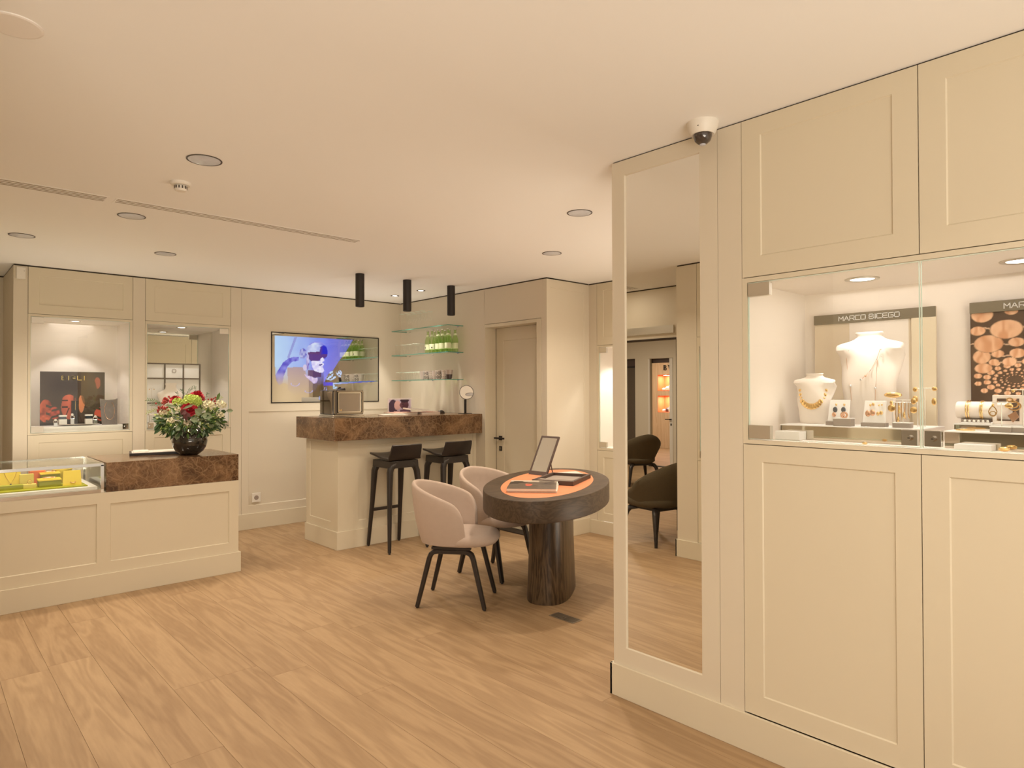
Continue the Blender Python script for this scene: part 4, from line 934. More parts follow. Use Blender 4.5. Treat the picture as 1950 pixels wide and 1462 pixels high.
def flatmag(pts, z, h, l_, cm, name='magazine'):
    c = sum((Vector(p) for p in pts), Vector((0,0)))/4; t = thing(name, l_, 'magazine', (c.x, c.y, z), 'brochures lying on the bar')
    obj('pages', quadslab([c+(Vector(p)-c)*.985 for p in pts], z+.0006, z+h-.0006), M_PAPER, t); obj('cover', quadslab(pts, z+h-.0006, z+h+.0004), cm, t); obj('back_cover', quadslab(pts, z, z+.0006), cm, t)
M_PINK = mat('salmon_cover', (.72, .40, .30), .5); M_MAUV = mat('mauve_cover', (.50, .40, .42), .4)
flatmag([(3.38, 5.52), (3.63, 5.46), (3.70, 5.66), (3.45, 5.73)], 1.1845, .010, 'beige brochure nearest the glossy box on the bar', M_PAPER)
flatmag([(3.56, 5.62), (3.84, 5.60), (3.85, 5.80), (3.57, 5.82)], 1.1847, .024, 'thicker salmon-pink booklet in front of the couple card', M_PINK)
flatmag([(3.86, 5.55), (4.11, 5.58), (4.09, 5.77), (3.87, 5.77)], 1.1845, .022, 'pink booklet under the splayed open magazine on the bar', M_PINK)
t = thing('open_magazine', 'open magazine lying tilted on the pink booklet on the bar', 'magazine', (3.98, 5.66, 1.207))
def lift(y): return 1.2085
b = B(); b.hull2([(3.73, 5.56, 1.232), (4.06, 5.58, 1.2095), (4.05, 5.75, 1.2095), (3.75, 5.74, 1.240)], [(3.73, 5.56, 1.247), (4.06, 5.58, 1.214), (4.05, 5.75, 1.214), (3.75, 5.74, 1.256)]); obj('left_leaves', b, M_WPL, t)
b = B(); b.hull2([(3.78, 5.575, 1.2480), (3.97, 5.585, 1.2305), (3.965, 5.72, 1.2320), (3.79, 5.715, 1.2525)], [(3.78, 5.575, 1.2495), (3.97, 5.585, 1.2320), (3.965, 5.72, 1.2335), (3.79, 5.715, 1.2545)]); obj('printed_picture', b, M_MAUV, t)
t = thing('desk_phone_rest', 'small black domed object at the right end of the brochures', 'object', (4.17, 5.66, 1.184))
obj('body', B().lathe([(1, 0), (1.0, .010), (.85, .024), (.5, .034), (0, .037)], (4.175, 5.66, 1.1847), 20, .048, .03, cap=False), M_BLK, t, smooth=60)
t = thing('vanity_mirror', 'round table mirror on a straight black stand at the bar end', 'mirror', (4.345, 5.46, 1.184))
b = B(); b.box(4.285, 4.405, 5.415, 5.505, 1.1845, 1.1885); obj('base', b, M_BMET, t, bevel=.001)
b = B(); b.box(4.332, 4.358, 5.450, 5.462, 1.1886, 1.335); obj('stem', b, M_BMET, t, bevel=.002)
Md = Matrix.Translation((4.362, 5.456, 1.409)) @ Matrix.Rotation(radians(-33), 4, 'Z') @ Matrix.Rotation(radians(-10), 4, 'X') @ Matrix.Rotation(pi/2, 4, 'X')
b = B(Md); b.lathe([(.073, -.004), (.076, -.002), (.076, .003), (.073, .005), (.071, .003), (.071, -.003)], (0,0,0), 40); obj('ring', b, M_BMET, t, smooth=30)
b = B(Md); b.lathe([(.071, -.0015), (.071, .0025)], (0,0,0), 40); obj('mirror_glass', b, M_MIR, t)

# ================================================================== ON THE SALES COUNTER
TRAY = [Vector((1.262, 5.735)), Vector((1.70, 5.635)), Vector((1.755, 5.93)), Vector((1.310, 5.965))]
t = thing('presentation_tray', 'flat black tray lined in white beside the flower vase', 'tray', (1.5, 5.8, .927))
ct = sum(TRAY, Vector((0,0)))/4; ins = [ct+(p-ct)*.93 for p in TRAY]
obj('tray', quadslab(TRAY, .9275, .947), M_BLK, t, bevel=.001)
obj('lining', quadslab(ins, .9471, .9485), M_WPL, t)
obj('cushion', quadslab([ins[0]+(ins[1]-ins[0])*a+(ins[3]-ins[0])*c_ for a, c_ in ((.02, .15), (.28, .15), (.28, .95), (.02, .95))], .9486, .957), M_WPL, t, bevel=.002)

VX, VY = 1.640, 5.545
t = thing('flower_vase', 'dark glossy ball-shaped ceramic vase holding the flowers', 'vase', (VX, VY, .927))
b = B(); b.lathe([(0, .001), (.058, .001), (.070, .006), (.100, .030), (.122, .068), (.130, .108), (.127, .140), (.112, .172), (.088, .196), (.074, .205), (.070, .212), (.066, .206), (.080, .190), (.10, .17), (.118, .11), (.05, .02), (0, .015)], (VX, VY, .927), 48, cap=False); obj('body', b, M_VASE, t, smooth=60)

def fp(px, py, y):                                   # bouquet layout: picture-plane spot brought to depth y
    q = y/5.5; return Vector(((1.634+(px-363)*.00386)*q, y, 1.42+(.928+(866-py)*.0041-1.42)*q))
def leafmat(n, c): return mat(n, c, .5, noise=.25, scale=30)
L1 = leafmat('leaf_mid_green', (.12, .22, .05)); L2 = leafmat('leaf_dark_green', (.045, .10, .03)); L3 = leafmat('leaf_silver_green', (.26, .33, .20)); L4 = leafmat('leaf_lime', (.46, .54, .16))
FR = mat('petal_crimson', (.42, .008, .022), .6, noise=.3, scale=40); FY = mat('petal_lime', (.52, .64, .14), .6, noise=.15, scale=60); FC = mat('petal_cream', (.78, .74, .52), .6, noise=.1, scale=60)
BR = mat('berry_red', (.34, .030, .022), .25, noise=.2, scale=60, coat=.4); ST = leafmat('stem_green', (.16, .20, .07)); RD = mat('leaf_maroon', (.12, .035, .035), .6)
bq = thing('flower_bouquet', 'bouquet of red roses, lime blooms, berries and leaves in the dark vase', 'flowers', (VX, VY, 1.13))
rnd = random.Random(5); C0 = Vector((VX, VY, 1.12)); CC = Vector((VX, VY, 1.20))
def rdir():
    while True:
        d = Vector((rnd.uniform(-1, 1), rnd.uniform(-1, 1), rnd.uniform(-1, 1)))
        if .1 < d.length < 1: return d.normalized()
def ell(d, q=1): return Vector((CC.x+d.x*.235*q, CC.y+d.y*.19*q, CC.z+d.z*.135*q))
for nm, mm, cnt, Lr, Wr, zr in (('dark_leaves', L2, 170, (.045, .08), .45, (-1, .3)), ('green_leaves', L1, 230, (.03, .065), .4, (-1, .9)), ('lime_leaves', L4, 210, (.025, .045), .5, (-.6, 1)), ('silver_leaves', L3, 70, (.035, .06), .7, (-.8, .6))):
    b = B()
    for _ in range(cnt):
        d = rdir()
        while not zr[0] <= d.z <= zr[1]: d = rdir()
        p = ell(d, rnd.uniform(.62, 1.0)); dr_ = (d+rdir()*.7+Vector((0, 0, -.25 if d.z < .1 else .1))).normalized(); L_ = rnd.uniform(*Lr)
        b.leaf(p, dr_, rdir(), L_, L_*Wr, .2)
    o = obj(nm, b, mm, bq, normals=False); o['kind'] = 'stuff'
b = B()
for _ in range(26):
    d = rdir(); d.z = abs(d.z)*.6-.1; e = ell(d, .85); b.tube([C0, C0.lerp(e, .5)+Vector((0, 0, .02)), e], .0022, 5)
o = obj('stems', b, ST, bq); o['kind'] = 'stuff'
def rose(px, py, y, r, up):
    c = fp(px, py, y); b = B(); up = Vector(up).normalized(); a_ = up.orthogonal().normalized(); c_ = up.cross(a_)
    for ring, (n, rad, hh, op) in enumerate(((3, .18, .95, .05), (4, .38, .85, .2), (5, .62, .68, .42), (7, .86, .45, .7), (8, 1.05, .2, 1.0))):
        for k in range(n):
            t0 = 2*pi*(k/n)+ring*.7; wd = pi/n*1.35; vs = []
            for j in range(4):
                for i in range(5):
                    u = -1+i/2; v = j/3; tt = t0+u*wd*(.6+.4*v); R = r*rad*(.25+.75*v**.6)*(1+.1*op*v*v); z = r*(hh*v-.35-.18*op*v*v*(1+u*u*.4))*1.0-r*.15*u*u*v
                    vs.append(c+a_*cos(tt)*R+c_*sin(tt)*R+up*z)
            b._add(vs, [(j*5+i, j*5+i+1, (j+1)*5+i+1, (j+1)*5+i) for j in range(3) for i in range(4)])
    return obj('rose', b, FR, bq, smooth=80, normals=False)
rose(377, 751, 5.56, .060, (.25, -.35, .9)); rose(360, 776, 5.37, .055, (-.2, -.8, .6)); rose(333, 758, 5.50, .040, (-.3, -.4, .8))
def florets(name, px, py, y, R, n, fr, m, sq=.8):
    c = fp(px, py, y); b = B()
    for i in range(n):
        ph = math.acos(1-1.55*(i+.5)/n); th = i*2.39996; d = Vector((sin(ph)*cos(th), sin(ph)*sin(th), cos(ph))); d = (d+Vector((0, -.35, 0))).normalized()
        p = c+Vector((d.x*R, d.y*R, d.z*R*sq))*rnd.uniform(.88, 1.06); a_ = d.orthogonal().normalized(); c_ = d.cross(a_); t0 = rnd.uniform(0, 6)
        for k in range(4):
            t_ = t0+k*pi/2; b.leaf(p, a_*cos(t_)+c_*sin(t_)+d*.5, d, fr, fr*.95, .25)
    return obj(name, b, m, bq, normals=False)
florets('lime_hydrangea', 365, 764, 5.44, .062, 60, .018, FY)
florets('cream_blossom', 396, 772, 5.42, .042, 26, .017, FC); florets('cream_blossom', 421, 772, 5.50, .040, 24, .016, FC)
florets('cream_blossom', 338, 764, 5.42, .028, 16, .016, FY); florets('cream_blossom', 312, 784, 5.44, .024, 14, .014, FC); florets('cream_blossom', 325, 800, 5.40, .022, 12, .013, FC)
florets('cream_blossom', 338, 778, 5.36, .016, 9, .012, FC); florets('cream_blossom', 419, 792, 5.45, .030, 16, .014, FC); florets('cream_blossom', 357, 805, 5.385, .022, 10, .018, mat('petal_beige', (.58, .52, .38), .6))
def berries(px, py, y, n, sp, r=.0085):
    c = fp(px, py, y); b = B()
    for _ in range(n): b.sphere(c+Vector((rnd.gauss(0, sp), rnd.gauss(0, sp*.6), rnd.gauss(0, sp))), r*rnd.uniform(.8, 1.1), 8, 5)
    return obj('berry_cluster', b, BR, bq, smooth=60)
berries(317, 761, 5.46, 26, .017); berries(314, 775, 5.42, 22, .017); berries(306, 782, 5.45, 14, .012); berries(404, 762, 5.44, 20, .013, .007); berries(398, 769, 5.45, 10, .010, .007)
for px, py, y, dx, dz, L_, W_l, m_ in ((379, 786, 5.35, -.3, .25, .075, .070, L3), (390, 792, 5.34, .9, -.15, .080, .060, L3), (373, 800, 5.35, -.8, .1, .06, .05, L3), (437, 783, 5.5, 1, 0, .055, .034, L3), (424, 785, 5.5, 1, .1, .05, .035, L2),
      (354, 788, 5.345, .1, -1, .07, .06, RD), (350, 782, 5.345, -.6, -.7, .05, .05, RD), (330, 772, 5.37, -1, .12, .10, .018, L3), (362, 772, 5.345, -.9, -.35, .09, .022, L3), (415, 758, 5.48, .35, 1, .07, .028, L1)):
    b = B(); p = fp(px, py, y); b.leaf(p-Vector((dx, 0, dz)).normalized()*L_*.3, (dx, -.15, dz), (0, -1, .15), L_, W_l, .12); obj('eucalyptus_leaf' if m_ is L3 else 'large_leaf', b, m_, bq, normals=False)
def sprig(p0, p1, n, L_, m_, nm='willow_sprig'):
    b = B(); P0 = fp(*p0); P1 = fp(*p1); mid = P0.lerp(P1, .5)+Vector((0, 0, .012)); b.tube([P0, mid, P1], .0012, 4)
    for k in range(n):
        q = (k+1)/n; p = P0.lerp(mid, q*2) if q < .5 else mid.lerp(P1, q*2-1); d = (P1-P0).normalized(); s_ = 1 if k % 2 else -1
        sd = Vector((-d.z, 0, d.x))*s_; b.leaf(p, d*.8+sd*.7, (0, -1, .1), L_, L_*.24, .1)
    return obj(nm, b, m_, bq, normals=False)
sprig((312, 770, 5.5), (284, 760, 5.52), 14, .022, L1); sprig((312, 780, 5.5), (284, 783, 5.52), 14, .022, L4); sprig((310, 775, 5.5), (292, 769, 5.5), 10, .022, L3)
sprig((352, 756, 5.6), (366, 738, 5.62), 12, .020, L2); sprig((350, 752, 5.6), (346, 742, 5.62), 8, .018, L2); sprig((372, 752, 5.6), (371, 736, 5.64), 8, .018, L2); sprig((340, 757, 5.6), (336, 747, 5.6), 8, .016, L2)
sprig((392, 757, 5.55), (396, 750, 5.55), 6, .018, L2); sprig((418, 766, 5.5), (424, 757, 5.5), 6, .018, L4)
sprig((425, 800, 5.45), (432, 813, 5.46), 7, .034, L2, 'hanging_sprig'); sprig((408, 798, 5.42), (414, 813, 5.42), 7, .034, L2, 'hanging_sprig'); sprig((325, 800, 5.42), (318, 817, 5.42), 8, .030, L1, 'hanging_sprig')
sprig((366, 800, 5.38), (373, 815, 5.36), 5, .036, L2, 'hanging_sprig'); sprig((350, 805, 5.38), (356, 820, 5.37), 4, .030, L4, 'hanging_sprig')

# ================================================================== IN THE GLASS COUNTER CASE
def one(name, b, m, label, cat, group=None, **k): return tag(obj(name, b, m, **k), label, cat, group)
one('display_mat', B().box(-.2, .93, 5.40, 5.90, .7645, .771), M_YGR, 'flat yellow-green display mat in the glass counter case', 'mat')
def easel(x0, x1, y, h, lean, label, mt=M_YEL):
    t = thing('slanted_stand', label, 'jewellery stand', ((x0+x1)/2, y, .7715), 'yellow slanted jewellery stands')
    b = B(); b.hull2([(x0, y, .7715), (x1, y, .7715), (x1, y+.012, .7715), (x0, y+.012, .7715)], [(x0+.004, y+lean, .7715+h), (x1-.004, y+lean, .7715+h), (x1-.004, y+lean+.012, .7715+h), (x0+.004, y+lean+.012, .7715+h)]); obj('board', b, mt, t)
    b = B(); b.hull2([(x0+.01, y+.013, .7715), (x1-.01, y+.013, .7715), (x1-.01, y+lean+.03, .7715), (x0+.01, y+lean+.03, .7715)], [(x0+.01, y+lean+.0125, .765+h), (x1-.01, y+lean+.0125, .765+h), (x1-.01, y+lean+.02, .765+h), (x0+.01, y+lean+.02, .765+h)]); obj('back_rest', b, M_YGR, t)
    return t
t = easel(.452, .575, 5.56, .128, .05, 'yellow slanted stand with a pendant necklace, at the left end of the glass case')
b = B(); f = lambda u, v: (.515+u*.05, 5.5595+.05*v-.003, .7715+.128*v)
pts = [f(-.75, .95), f(-.5, .6), f(0, .25), f(.5, .6), f(.75, .95)]; b.tube(pts, .0013, 5); obj('chain', b, M_GOLD, t)
obj('pendant', B().sphere(f(0, .22), .006, 8, 5), M_GEM, t)
one('block_box', B().box(.30, .575, 5.485, 5.545, .7715, .800), M_YGR, 'long low yellow-green box in front of the necklace stand in the glass case', 'box', bevel=.001)
one('ring_block', B().box(.562, .640, 5.548, 5.580, .7715, .862), M_PYE, 'upright pale yellow block behind the small ring cube in the glass case', 'block', bevel=.001)
t = thing('ring_cube', 'small pale yellow cube with a gold ring in the glass case', 'block', (.62, 5.50, .7715)); obj('cube', B().box(.575, .648, 5.485, 5.53, .7715, .799), M_PYE, t, bevel=.001)
b = B(); P_ = [(.612+.014*cos(a), 5.507, .812+.014*sin(a)) for a in [2*pi*k/16 for k in range(17)]]; b.tube(P_, .0022, 5, up=(0, 1, 0)); obj('ring', b, M_GOLD, t)
one('orange_box', B().box(.632, .722, 5.68, 5.76, .7715, .868), M_ORBX, 'bright orange small box among the yellow ones in the glass case', 'box', bevel=.001)
def openbox(x0, x1, y0, y1, h, label):
    t = thing('bracelet_box', label, 'box', ((x0+x1)/2, y0, .7715), 'yellow-green bracelet boxes'); obj('body', B().box(x0, x1, y0, y1, .7715, .7715+h), M_YGR, t, bevel=.0015)
    obj('lid', B().hull2([(x0-.006, y0-.006, .772+h), (x1+.004, y0-.006, .772+h), (x1+.004, y1, .776+h), (x0-.006, y1, .776+h)], [(x0-.004, y0-.004, .779+h), (x1+.002, y0-.004, .779+h), (x1+.002, y1, .783+h), (x0-.004, y1, .783+h)]), M_YEL, t)
    b = B(); P_ = [((x0+x1)/2+(x1-x0)*.3*cos(a), (y0+y1)/2+(y1-y0)*.3*sin(a), .789+h) for a in [2*pi*k/20 for k in range(21)]]; b.tube(P_, .003, 5); obj('bracelet', b, M_ROSE, t)
openbox(.663, .788, 5.49, 5.58, .042, 'front one of the two low yellow-green boxes with bracelets in the glass case')
openbox(.690, .800, 5.62, 5.69, .072, 'rear and higher one of the two yellow-green boxes with bracelets in the glass case')
t = easel(.795, .905, 5.47, .098, .045, 'yellow slanted stand with a small curved pin, at the right end of the glass case'); t.rotation_euler = (0, 0, radians(-6))
b = B(); b.tube([(.838, 5.477, .797), (.848, 5.473, .788), (.860, 5.473, .788), (.870, 5.477, .797)], .0025, 6); obj('pin', b, M_ROSE, t)
BPROF = [(0, .70, .50, .10), (.02, .72, .52, .10), (.25, .74, .46, .02), (.45, .80, .42, -.05), (.62, .88, .38, -.08), (.74, .955, .355, -.06), (.81, .99, .34, -.02), (.845, 1.0, .33, .01), (.868, .965, .325, .03), (.885, .83, .32, .05), (.902, .63, .32, .07), (.922, .46, .33, .085), (.945, .385, .33, .09), (.968, .37, .33, .08), (.985, .41, .35, .07), (1.0, .395, .34, .07)]
def bsurf(c, H_, W_, D_, y, z):
    h = (z-c[2])/H_
    for a, q in zip(BPROF, BPROF[1:]):
        if a[0] <= h <= q[0]:
            f_ = (h-a[0])/(q[0]-a[0]); w_, d_, o_ = (a[k]+(q[k]-a[k])*f_ for k in (1, 2, 3)); uu_ = abs(y-c[1]); hw = W_/2*w_
            nn_ = -D_/2*d_*max(0, 1-(uu_/hw)**2.4)**(1/2.4)+o_*D_
            if .5 < h < .8: nn_ += D_*.35*(uu_/(W_/2))**2
            return c[0]+nn_
    return c[0]
def bust(name, c, H_, W_, D_, m, label, face=-1, axis='x', prof=None, group=None, rz=0):
    """necklace form: loft of flattened rings; front looks towards -x (axis x) or -y"""
    t = thing(name, label, 'necklace display', c, group)
    pr_ = prof or BPROF
    rings = []
    for h, w_, d_, off in pr_:
        ring = []
        for k in range(28):
            a = 2*pi*k/28; e = 2/2.4; uu_ = abs(cos(a))**e*(1 if cos(a) >= 0 else -1)*W_/2*w_; nn_ = abs(sin(a))**e*(1 if sin(a) >= 0 else -1)*D_/2*d_+off*D_
            if .5 < h < .8: nn_ += D_*.35*(abs(uu_)/(W_/2))**2
            x, y = (nn_, uu_) if axis == 'x' else (uu_, nn_)
            ring.append((c[0]+x*cos(rz)-y*sin(rz), c[1]+x*sin(rz)+y*cos(rz), c[2]+h*H_))
        rings.append(ring)
    obj('form', B().loft(rings), m, t, smooth=50); return t
bust('necklace_form', (.825, 5.70, .7715), .115, .125, .07, M_YEL, 'yellow necklace form standing behind the right slanted stand in the glass case', axis='y')

# ================================================================== NICHE WITH THE ORANGE POSTER
t = thing('poster_board', 'dark poster with orange hands and gold letters BIGLI', 'poster', (1.12, 7.2, 1.10))
obj('board', B().box(.872, 1.374, 7.203, 7.21, 1.10, 1.610), M_LINE, t)
def bigli(u, v):
    # photographic print: dark coat, glowing orange hands and skin
    c = mixc(lin(52, 36, 36), lin(92, 78, 66), vn(u*4+3, v*4)*.9)
    if u > .62 and v > .42: c = mixc(lin(104, 88, 68), lin(84, 74, 60), vn(u*8, v*6))
    O1, O2 = lin(232, 120, 92), lin(150, 66, 52)
    n = vn(u*9, v*9, 1)
    def blob(cx, cy, rx, ry, k=1):
        return ((u-cx)/rx)**2+((v-cy)/ry)**2 < k*(.75+.5*n)
    if blob(.44, .36, .13, .22) and not (.50 < u < .53): c = mixc(O1, O2, abs(u-.44)*5)
    if blob(.63, .42, .05, .16): c = lin(244, 160, 116)
    if blob(.08, .30, .10, .20) and (int((v+.4*u)*22) % 3 or u < .09): c = mixc(lin(235, 118, 84), lin(120, 50, 44), vn(u*20, v*24))
    if blob(.22, .26, .08, .12) and int((v-u*.3)*26) % 3: c = mixc(lin(214, 96, 78), lin(96, 44, 40), vn(u*22, v*18, 4))
    if blob(.93, .22, .09, .12) and int((v+u*.4)*24) % 4: c = lin(228, 108, 86)
    if blob(.88, .80, .05, .10) and n > .4: c = lin(176, 108, 84)
    if .33 < u < .42 and (int(v*34) % 4 == 0) and .3 < v < .6: c = lin(58, 34, 30)
    if abs(u-.60+.35*(v-.2)) < .008 and v < .45: c = lin(60, 30, 28)
    if abs(u-.35-.35*(v-.1)) < .008 and v < .35: c = lin(60, 30, 28)
    if v < .09: c = mixc(c, lin(46, 40, 34), .8)
    if ((u-.75)/.13)**2+((v-.62)/.26)**2 < 1 and v > .36: c = mixc(lin(106, 92, 70), c, .2)
    return c
raster('poster_print', (.872, 7.2025, 1.10), (.502, 0, 0), (0, 0, .510), 130, 130, bigli, M_PRINT, t)
b = B(face_back(7.2025)); letters(b, 'BIGLI', 1.034, 1.535, .036, .034, .016, .0052, .0004, .0016, GR); obj('lettering', b, mat('gold_print', (.80, .62, .18), .4), t)
one('display_plinth', B().box(.79, 1.475, 6.90, 7.19, 1.0725, 1.122), M_WHT, 'white low plinth in the niche with the dark orange poster', 'plinth', bevel=.001)
t = thing('necklace_board', 'grey curved necklace board with fine gold chain beside the orange poster', 'necklace display', (1.38, 7.0, 1.122))
rings = []
for j in range(9):
    v = j/8; z = 1.1225+.245*v; row = []
    for i in range(9):
        u = -1+i/4; row.append((1.372+u*(.062+.010*v), 6.975+.05*v+.012*(1-u*u)*-1-(.02*(v-.5)**2), z+(.010*u*u-.012)*(v > .95)*1.6))
    rings.append(row+[(p[0], p[1]+.006, p[2]) for p in row[::-1]])
obj('board', B().loft(rings), mat('grey_felt', (.22, .19, .18), .8), t, smooth=60)
b = B(); P_ = [(1.372+.040*sin(a), 6.962+.05*(.55+.45*-cos(a)*-1 if False else .5), 1.255-.085*cos(a)) for a in [radians(-150+300*k/24) for k in range(25)]]
P_ = [(p[0], 6.960+.05*((p[2]-1.1225)/.245)-.001, p[2]) for p in P_]; b.tube(P_, .0016, 5); obj('chain', b, M_ROSE, t)
obj('charm', B().sphere((1.408, 6.986, 1.275), .0055, 8, 5), M_SILV, t)
one('silver_dish', B().lathe([(0, 0), (.10, .001), (.17, .010), (.172, .013), (.10, .005), (0, .004)], (1.13, 7.02, 1.1225), 40, 1, .42, cap=False), M_BRU, 'shallow silver oval dish in front of the orange poster', 'dish', smooth=True)
t = thing('tall_block', 'tall black block with a gold line in front of the orange poster', 'block', (1.12, 7.06, 1.122)); obj('block', B().box(1.098, 1.150, 7.10, 7.15, 1.1225, 1.345), M_BLK, t, bevel=.001)
obj('gold_line', B().box(1.122, 1.125, 7.0985, 7.0998, 1.26, 1.34), M_GOLD, t)
def ringcube(x, y, s, h, l_, gem=False, z0=1.1360):
    t = thing('ring_holder', l_, 'ring holder', (x, y, z0), 'clear ring holders before the poster'); obj('cube', B().box(x-s/2, x+s/2, y-.02, y+.02, z0, z0+h*.55), M_SILV if gem else M_WHT, t, bevel=.001)
    obj('clip', B().box(x-s*.42, x+s*.42, y-.015, y+.015, z0+h*.55, z0+h*.85), M_GEM, t); obj('cap', B().box(x-s*.5, x+s*.5, y-.02, y+.02, z0+h*.85, z0+h), M_WHT, t); return t
ringcube(1.012, 6.985, .058, .083, 'white cube ring holder with dark band, left one on the silver dish'); ringcube(1.208, 6.985, .056, .085, 'white cube ring holder with dark band, right one on the silver dish')
def ringpost(x, y, h, l_, z0):
    t = thing('crystal_ring', l_, 'ring', (x, y, z0), 'silver rings before the poster'); obj('post', B().box(x-.015, x+.015, y-.012, y+.012, z0, z0+h*.6), M_SILV, t, bevel=.002)
    b = B(); P_ = [(x+.016*cos(a), y, z0+h*.72+.016*sin(a)) for a in [2*pi*k/14 for k in range(15)]]; b.tube(P_, .004, 5, up=(0, 1, 0)); obj('ring', b, M_SILV, t); obj('stone', B().sphere((x, y, z0+h), .011, 8, 5), M_WPL, t)
ringpost(.955, 6.955, .055, 'silver ring low at the left end before the orange poster', 1.1225); ringpost(1.085, 7.0, .085, 'silver ring on a post left of the tall black block', 1.1365); ringpost(1.262, 7.0, .065, 'silver ring on a post between the right cube and the grey necklace board', 1.1345)

# ================================================================== MIRROR-BACKED NICHE BEHIND THE FLOWERS
t = thing('lattice_board', 'white display board with dark lattice bars and round emblem behind the flowers', 'display board', (1.95, 7.1, 1.09))
obj('board', B().box(1.655, 2.203, 7.112, 7.122, 1.069, 1.708), M_LIN, t)
for i in range(3):
    for j in range(3):
        xs = (1.666, 1.876, 2.046)[i]; xe = (1.864, 2.034, 2.190)[i]; zs = (1.08, 1.32, 1.562)[j]; ze = (1.308, 1.550, 1.695)[j]
        obj('panel', B().box(xs, xe, 7.1105, 7.1118, zs, ze), M_WHT, t)
b = B(face_back(7.1118))
for u_ in (1.655, 1.864, 2.034, 2.191): b.box(u_, u_+.012, 0, .010, 1.069, 1.708)
for w_ in (1.308, 1.550, 1.696): b.box(1.667, 2.191, 0, .009, w_, w_+.012)
obj('lattice', b, M_BRONZE, t)
b = B(face_back(7.1105)); A_ = [(1.955+.020*cos(2*pi*k/12), .0006, 1.632+.020*sin(2*pi*k/12)) for k in range(13)]
for k in range(8): a = 2*pi*k/8; b.sphere((1.955+.017*cos(a), .0012, 1.632+.017*sin(a)), .0055, 6, 4, (1, .15, 1))
obj('emblem', b, M_TAU, t)
one('display_plinth', B().box(1.67, 2.38, 6.90, 7.10, 1.0685, 1.118), M_WHT, 'white low plinth in the mirror-backed niche behind the flowers', 'plinth', bevel=.001)
bust('necklace_form', (1.905, 7.02, 1.118), .392, .235, .13, M_IVO, 'cream necklace form behind the flowers in the mirror-backed niche', axis='y', prof=[(0, .60, .50, .10), (.25, .64, .46, .02), (.45, .74, .42, -.06), (.60, .90, .38, -.10), (.70, 1.0, .36, -.06), (.755, .94, .34, .02), (.79, .74, .34, .06), (.83, .52, .34, .08), (.87, .43, .33, .09), (.93, .40, .33, .07), (.97, .45, .36, .06), (1.0, .43, .34, .06)])
t = thing('earring_stand', 'thin T-shaped earring stand left of the cream necklace form', 'jewellery stand', (1.727, 7.0, 1.118)); b = B(); b.tube([(1.727, 7.0, 1.1185), (1.727, 7.0, 1.46)], .0018, 6); b.tube([(1.705, 7.0, 1.46), (1.749, 7.0, 1.46)], .0018, 6); obj('rod', b, M_BRU, t)
obj('foot', B().lathe([(.02, 0), (.02, .004)], (1.727, 7.0, 1.1182), 16), M_WHT, t); 
for x_ in (1.707, 1.747): obj('earring', B().sphere((x_, 7.0, 1.448), .005, 6, 4), M_GOLD, t)
t = thing('display_case_small', 'low clear-sided jewellery box at the left end of the mirror-backed niche', 'box', (1.75, 6.95, 1.118)); obj('lid', B().box(1.690, 1.80, 6.93, 7.0, 1.200, 1.212), M_IVO, t)
for x_ in (1.692, 1.792): obj('leg', B().box(x_, x_+.006, 6.935, 6.941, 1.1185, 1.1995), M_BRU, t)
obj('tray', B().box(1.690, 1.80, 6.93, 7.0, 1.1185, 1.135), M_IVO, t)

# ================================================================== NICHE BETWEEN TABLE AND TALL MIRROR
one('watch_plinth', B().box(5.18, 5.33, 3.80, 4.12, .8575, .934), M_WHT, 'white box plinth in the lit niche beside the tall mirror', 'plinth', bevel=.001)
t = thing('watch', 'steel watch standing on the white plinth beside the tall mirror', 'watch', (5.22, 4.075, .934))
b = B(); P_ = [(5.22+.018*sin(a)*.5, 4.075, .985+.045*-cos(a)) for a in [2*pi*k/20 for k in range(21)]]; b.tube(P_, .011, 6, flat=.4, up=(0, 1, 0)); obj('strap', b, M_TAU, t)
b = B(Matrix.Translation((5.208, 4.075, 1.000)) @ Matrix.Rotation(-pi/2, 4, 'Y')); b.lathe([(.020, 0), (.021, .003), (.018, .006)], (0,0,0), 20); obj('case', b, M_BRU, t)

# ================================================================== THE BIG JEWELLERY VITRINE (right)
ZF = 1.2262
t = thing('brand_board', 'beige display board with grey header lettered MARCO BICEGO', 'display board', (2.955, 1.0, 1.26))
obj('board', B().box(2.953, 2.962, .764, 1.230, 1.232, 1.747), mat('beige_board', (.74, .63, .47), .65), t)
obj('side_panel', B().box(2.945, 2.9529, .764, .848, 1.24, 1.707), mat('sand_board', (.80, .70, .52), .6), t)
obj('pale_panel', B().box(2.9525, 2.9529, .86, 1.085, 1.24, 1.7065), M_LIN, t)
obj('header', B().box(2.944, 2.953, .764, 1.2302, 1.7075, 1.7475), mat('grey_header', (.20, .165, .105), .5), t)
Mh = Matrix(((0,-1,0,2.944),(-1,0,0,0),(0,0,1,0),(0,0,0,1)))      # u runs towards -y so that the words read left to right
b = B(Mh); letters(b, 'MARCO BICEGO', -1.124, 1.7175, .0185, .0178, .0043, .0027, .0004, .0014, GL, .55); obj('lettering', b, M_WHT, t)
t = thing('bead_poster', 'dark poster of pink-gold disc necklaces under grey header, at right edge', 'poster', (2.955, .42, 1.26))
obj('board', B().box(2.953, 2.96, .186, .652, 1.232, 1.747), M_BRONZE, t)
obj('header', B().box(2.944, 2.953, .186, .6522, 1.7075, 1.7475), bpy.data.materials['grey_header'], t)
b = B(Mh); letters(b, 'MARCO BICEGO', -.546, 1.7175, .0185, .0178, .0043, .0027, .0004, .0014, GL, .55); obj('lettering', b, M_WHT, t)
DISC = []
def chain_arc(pts_): DISC.extend(pts_)
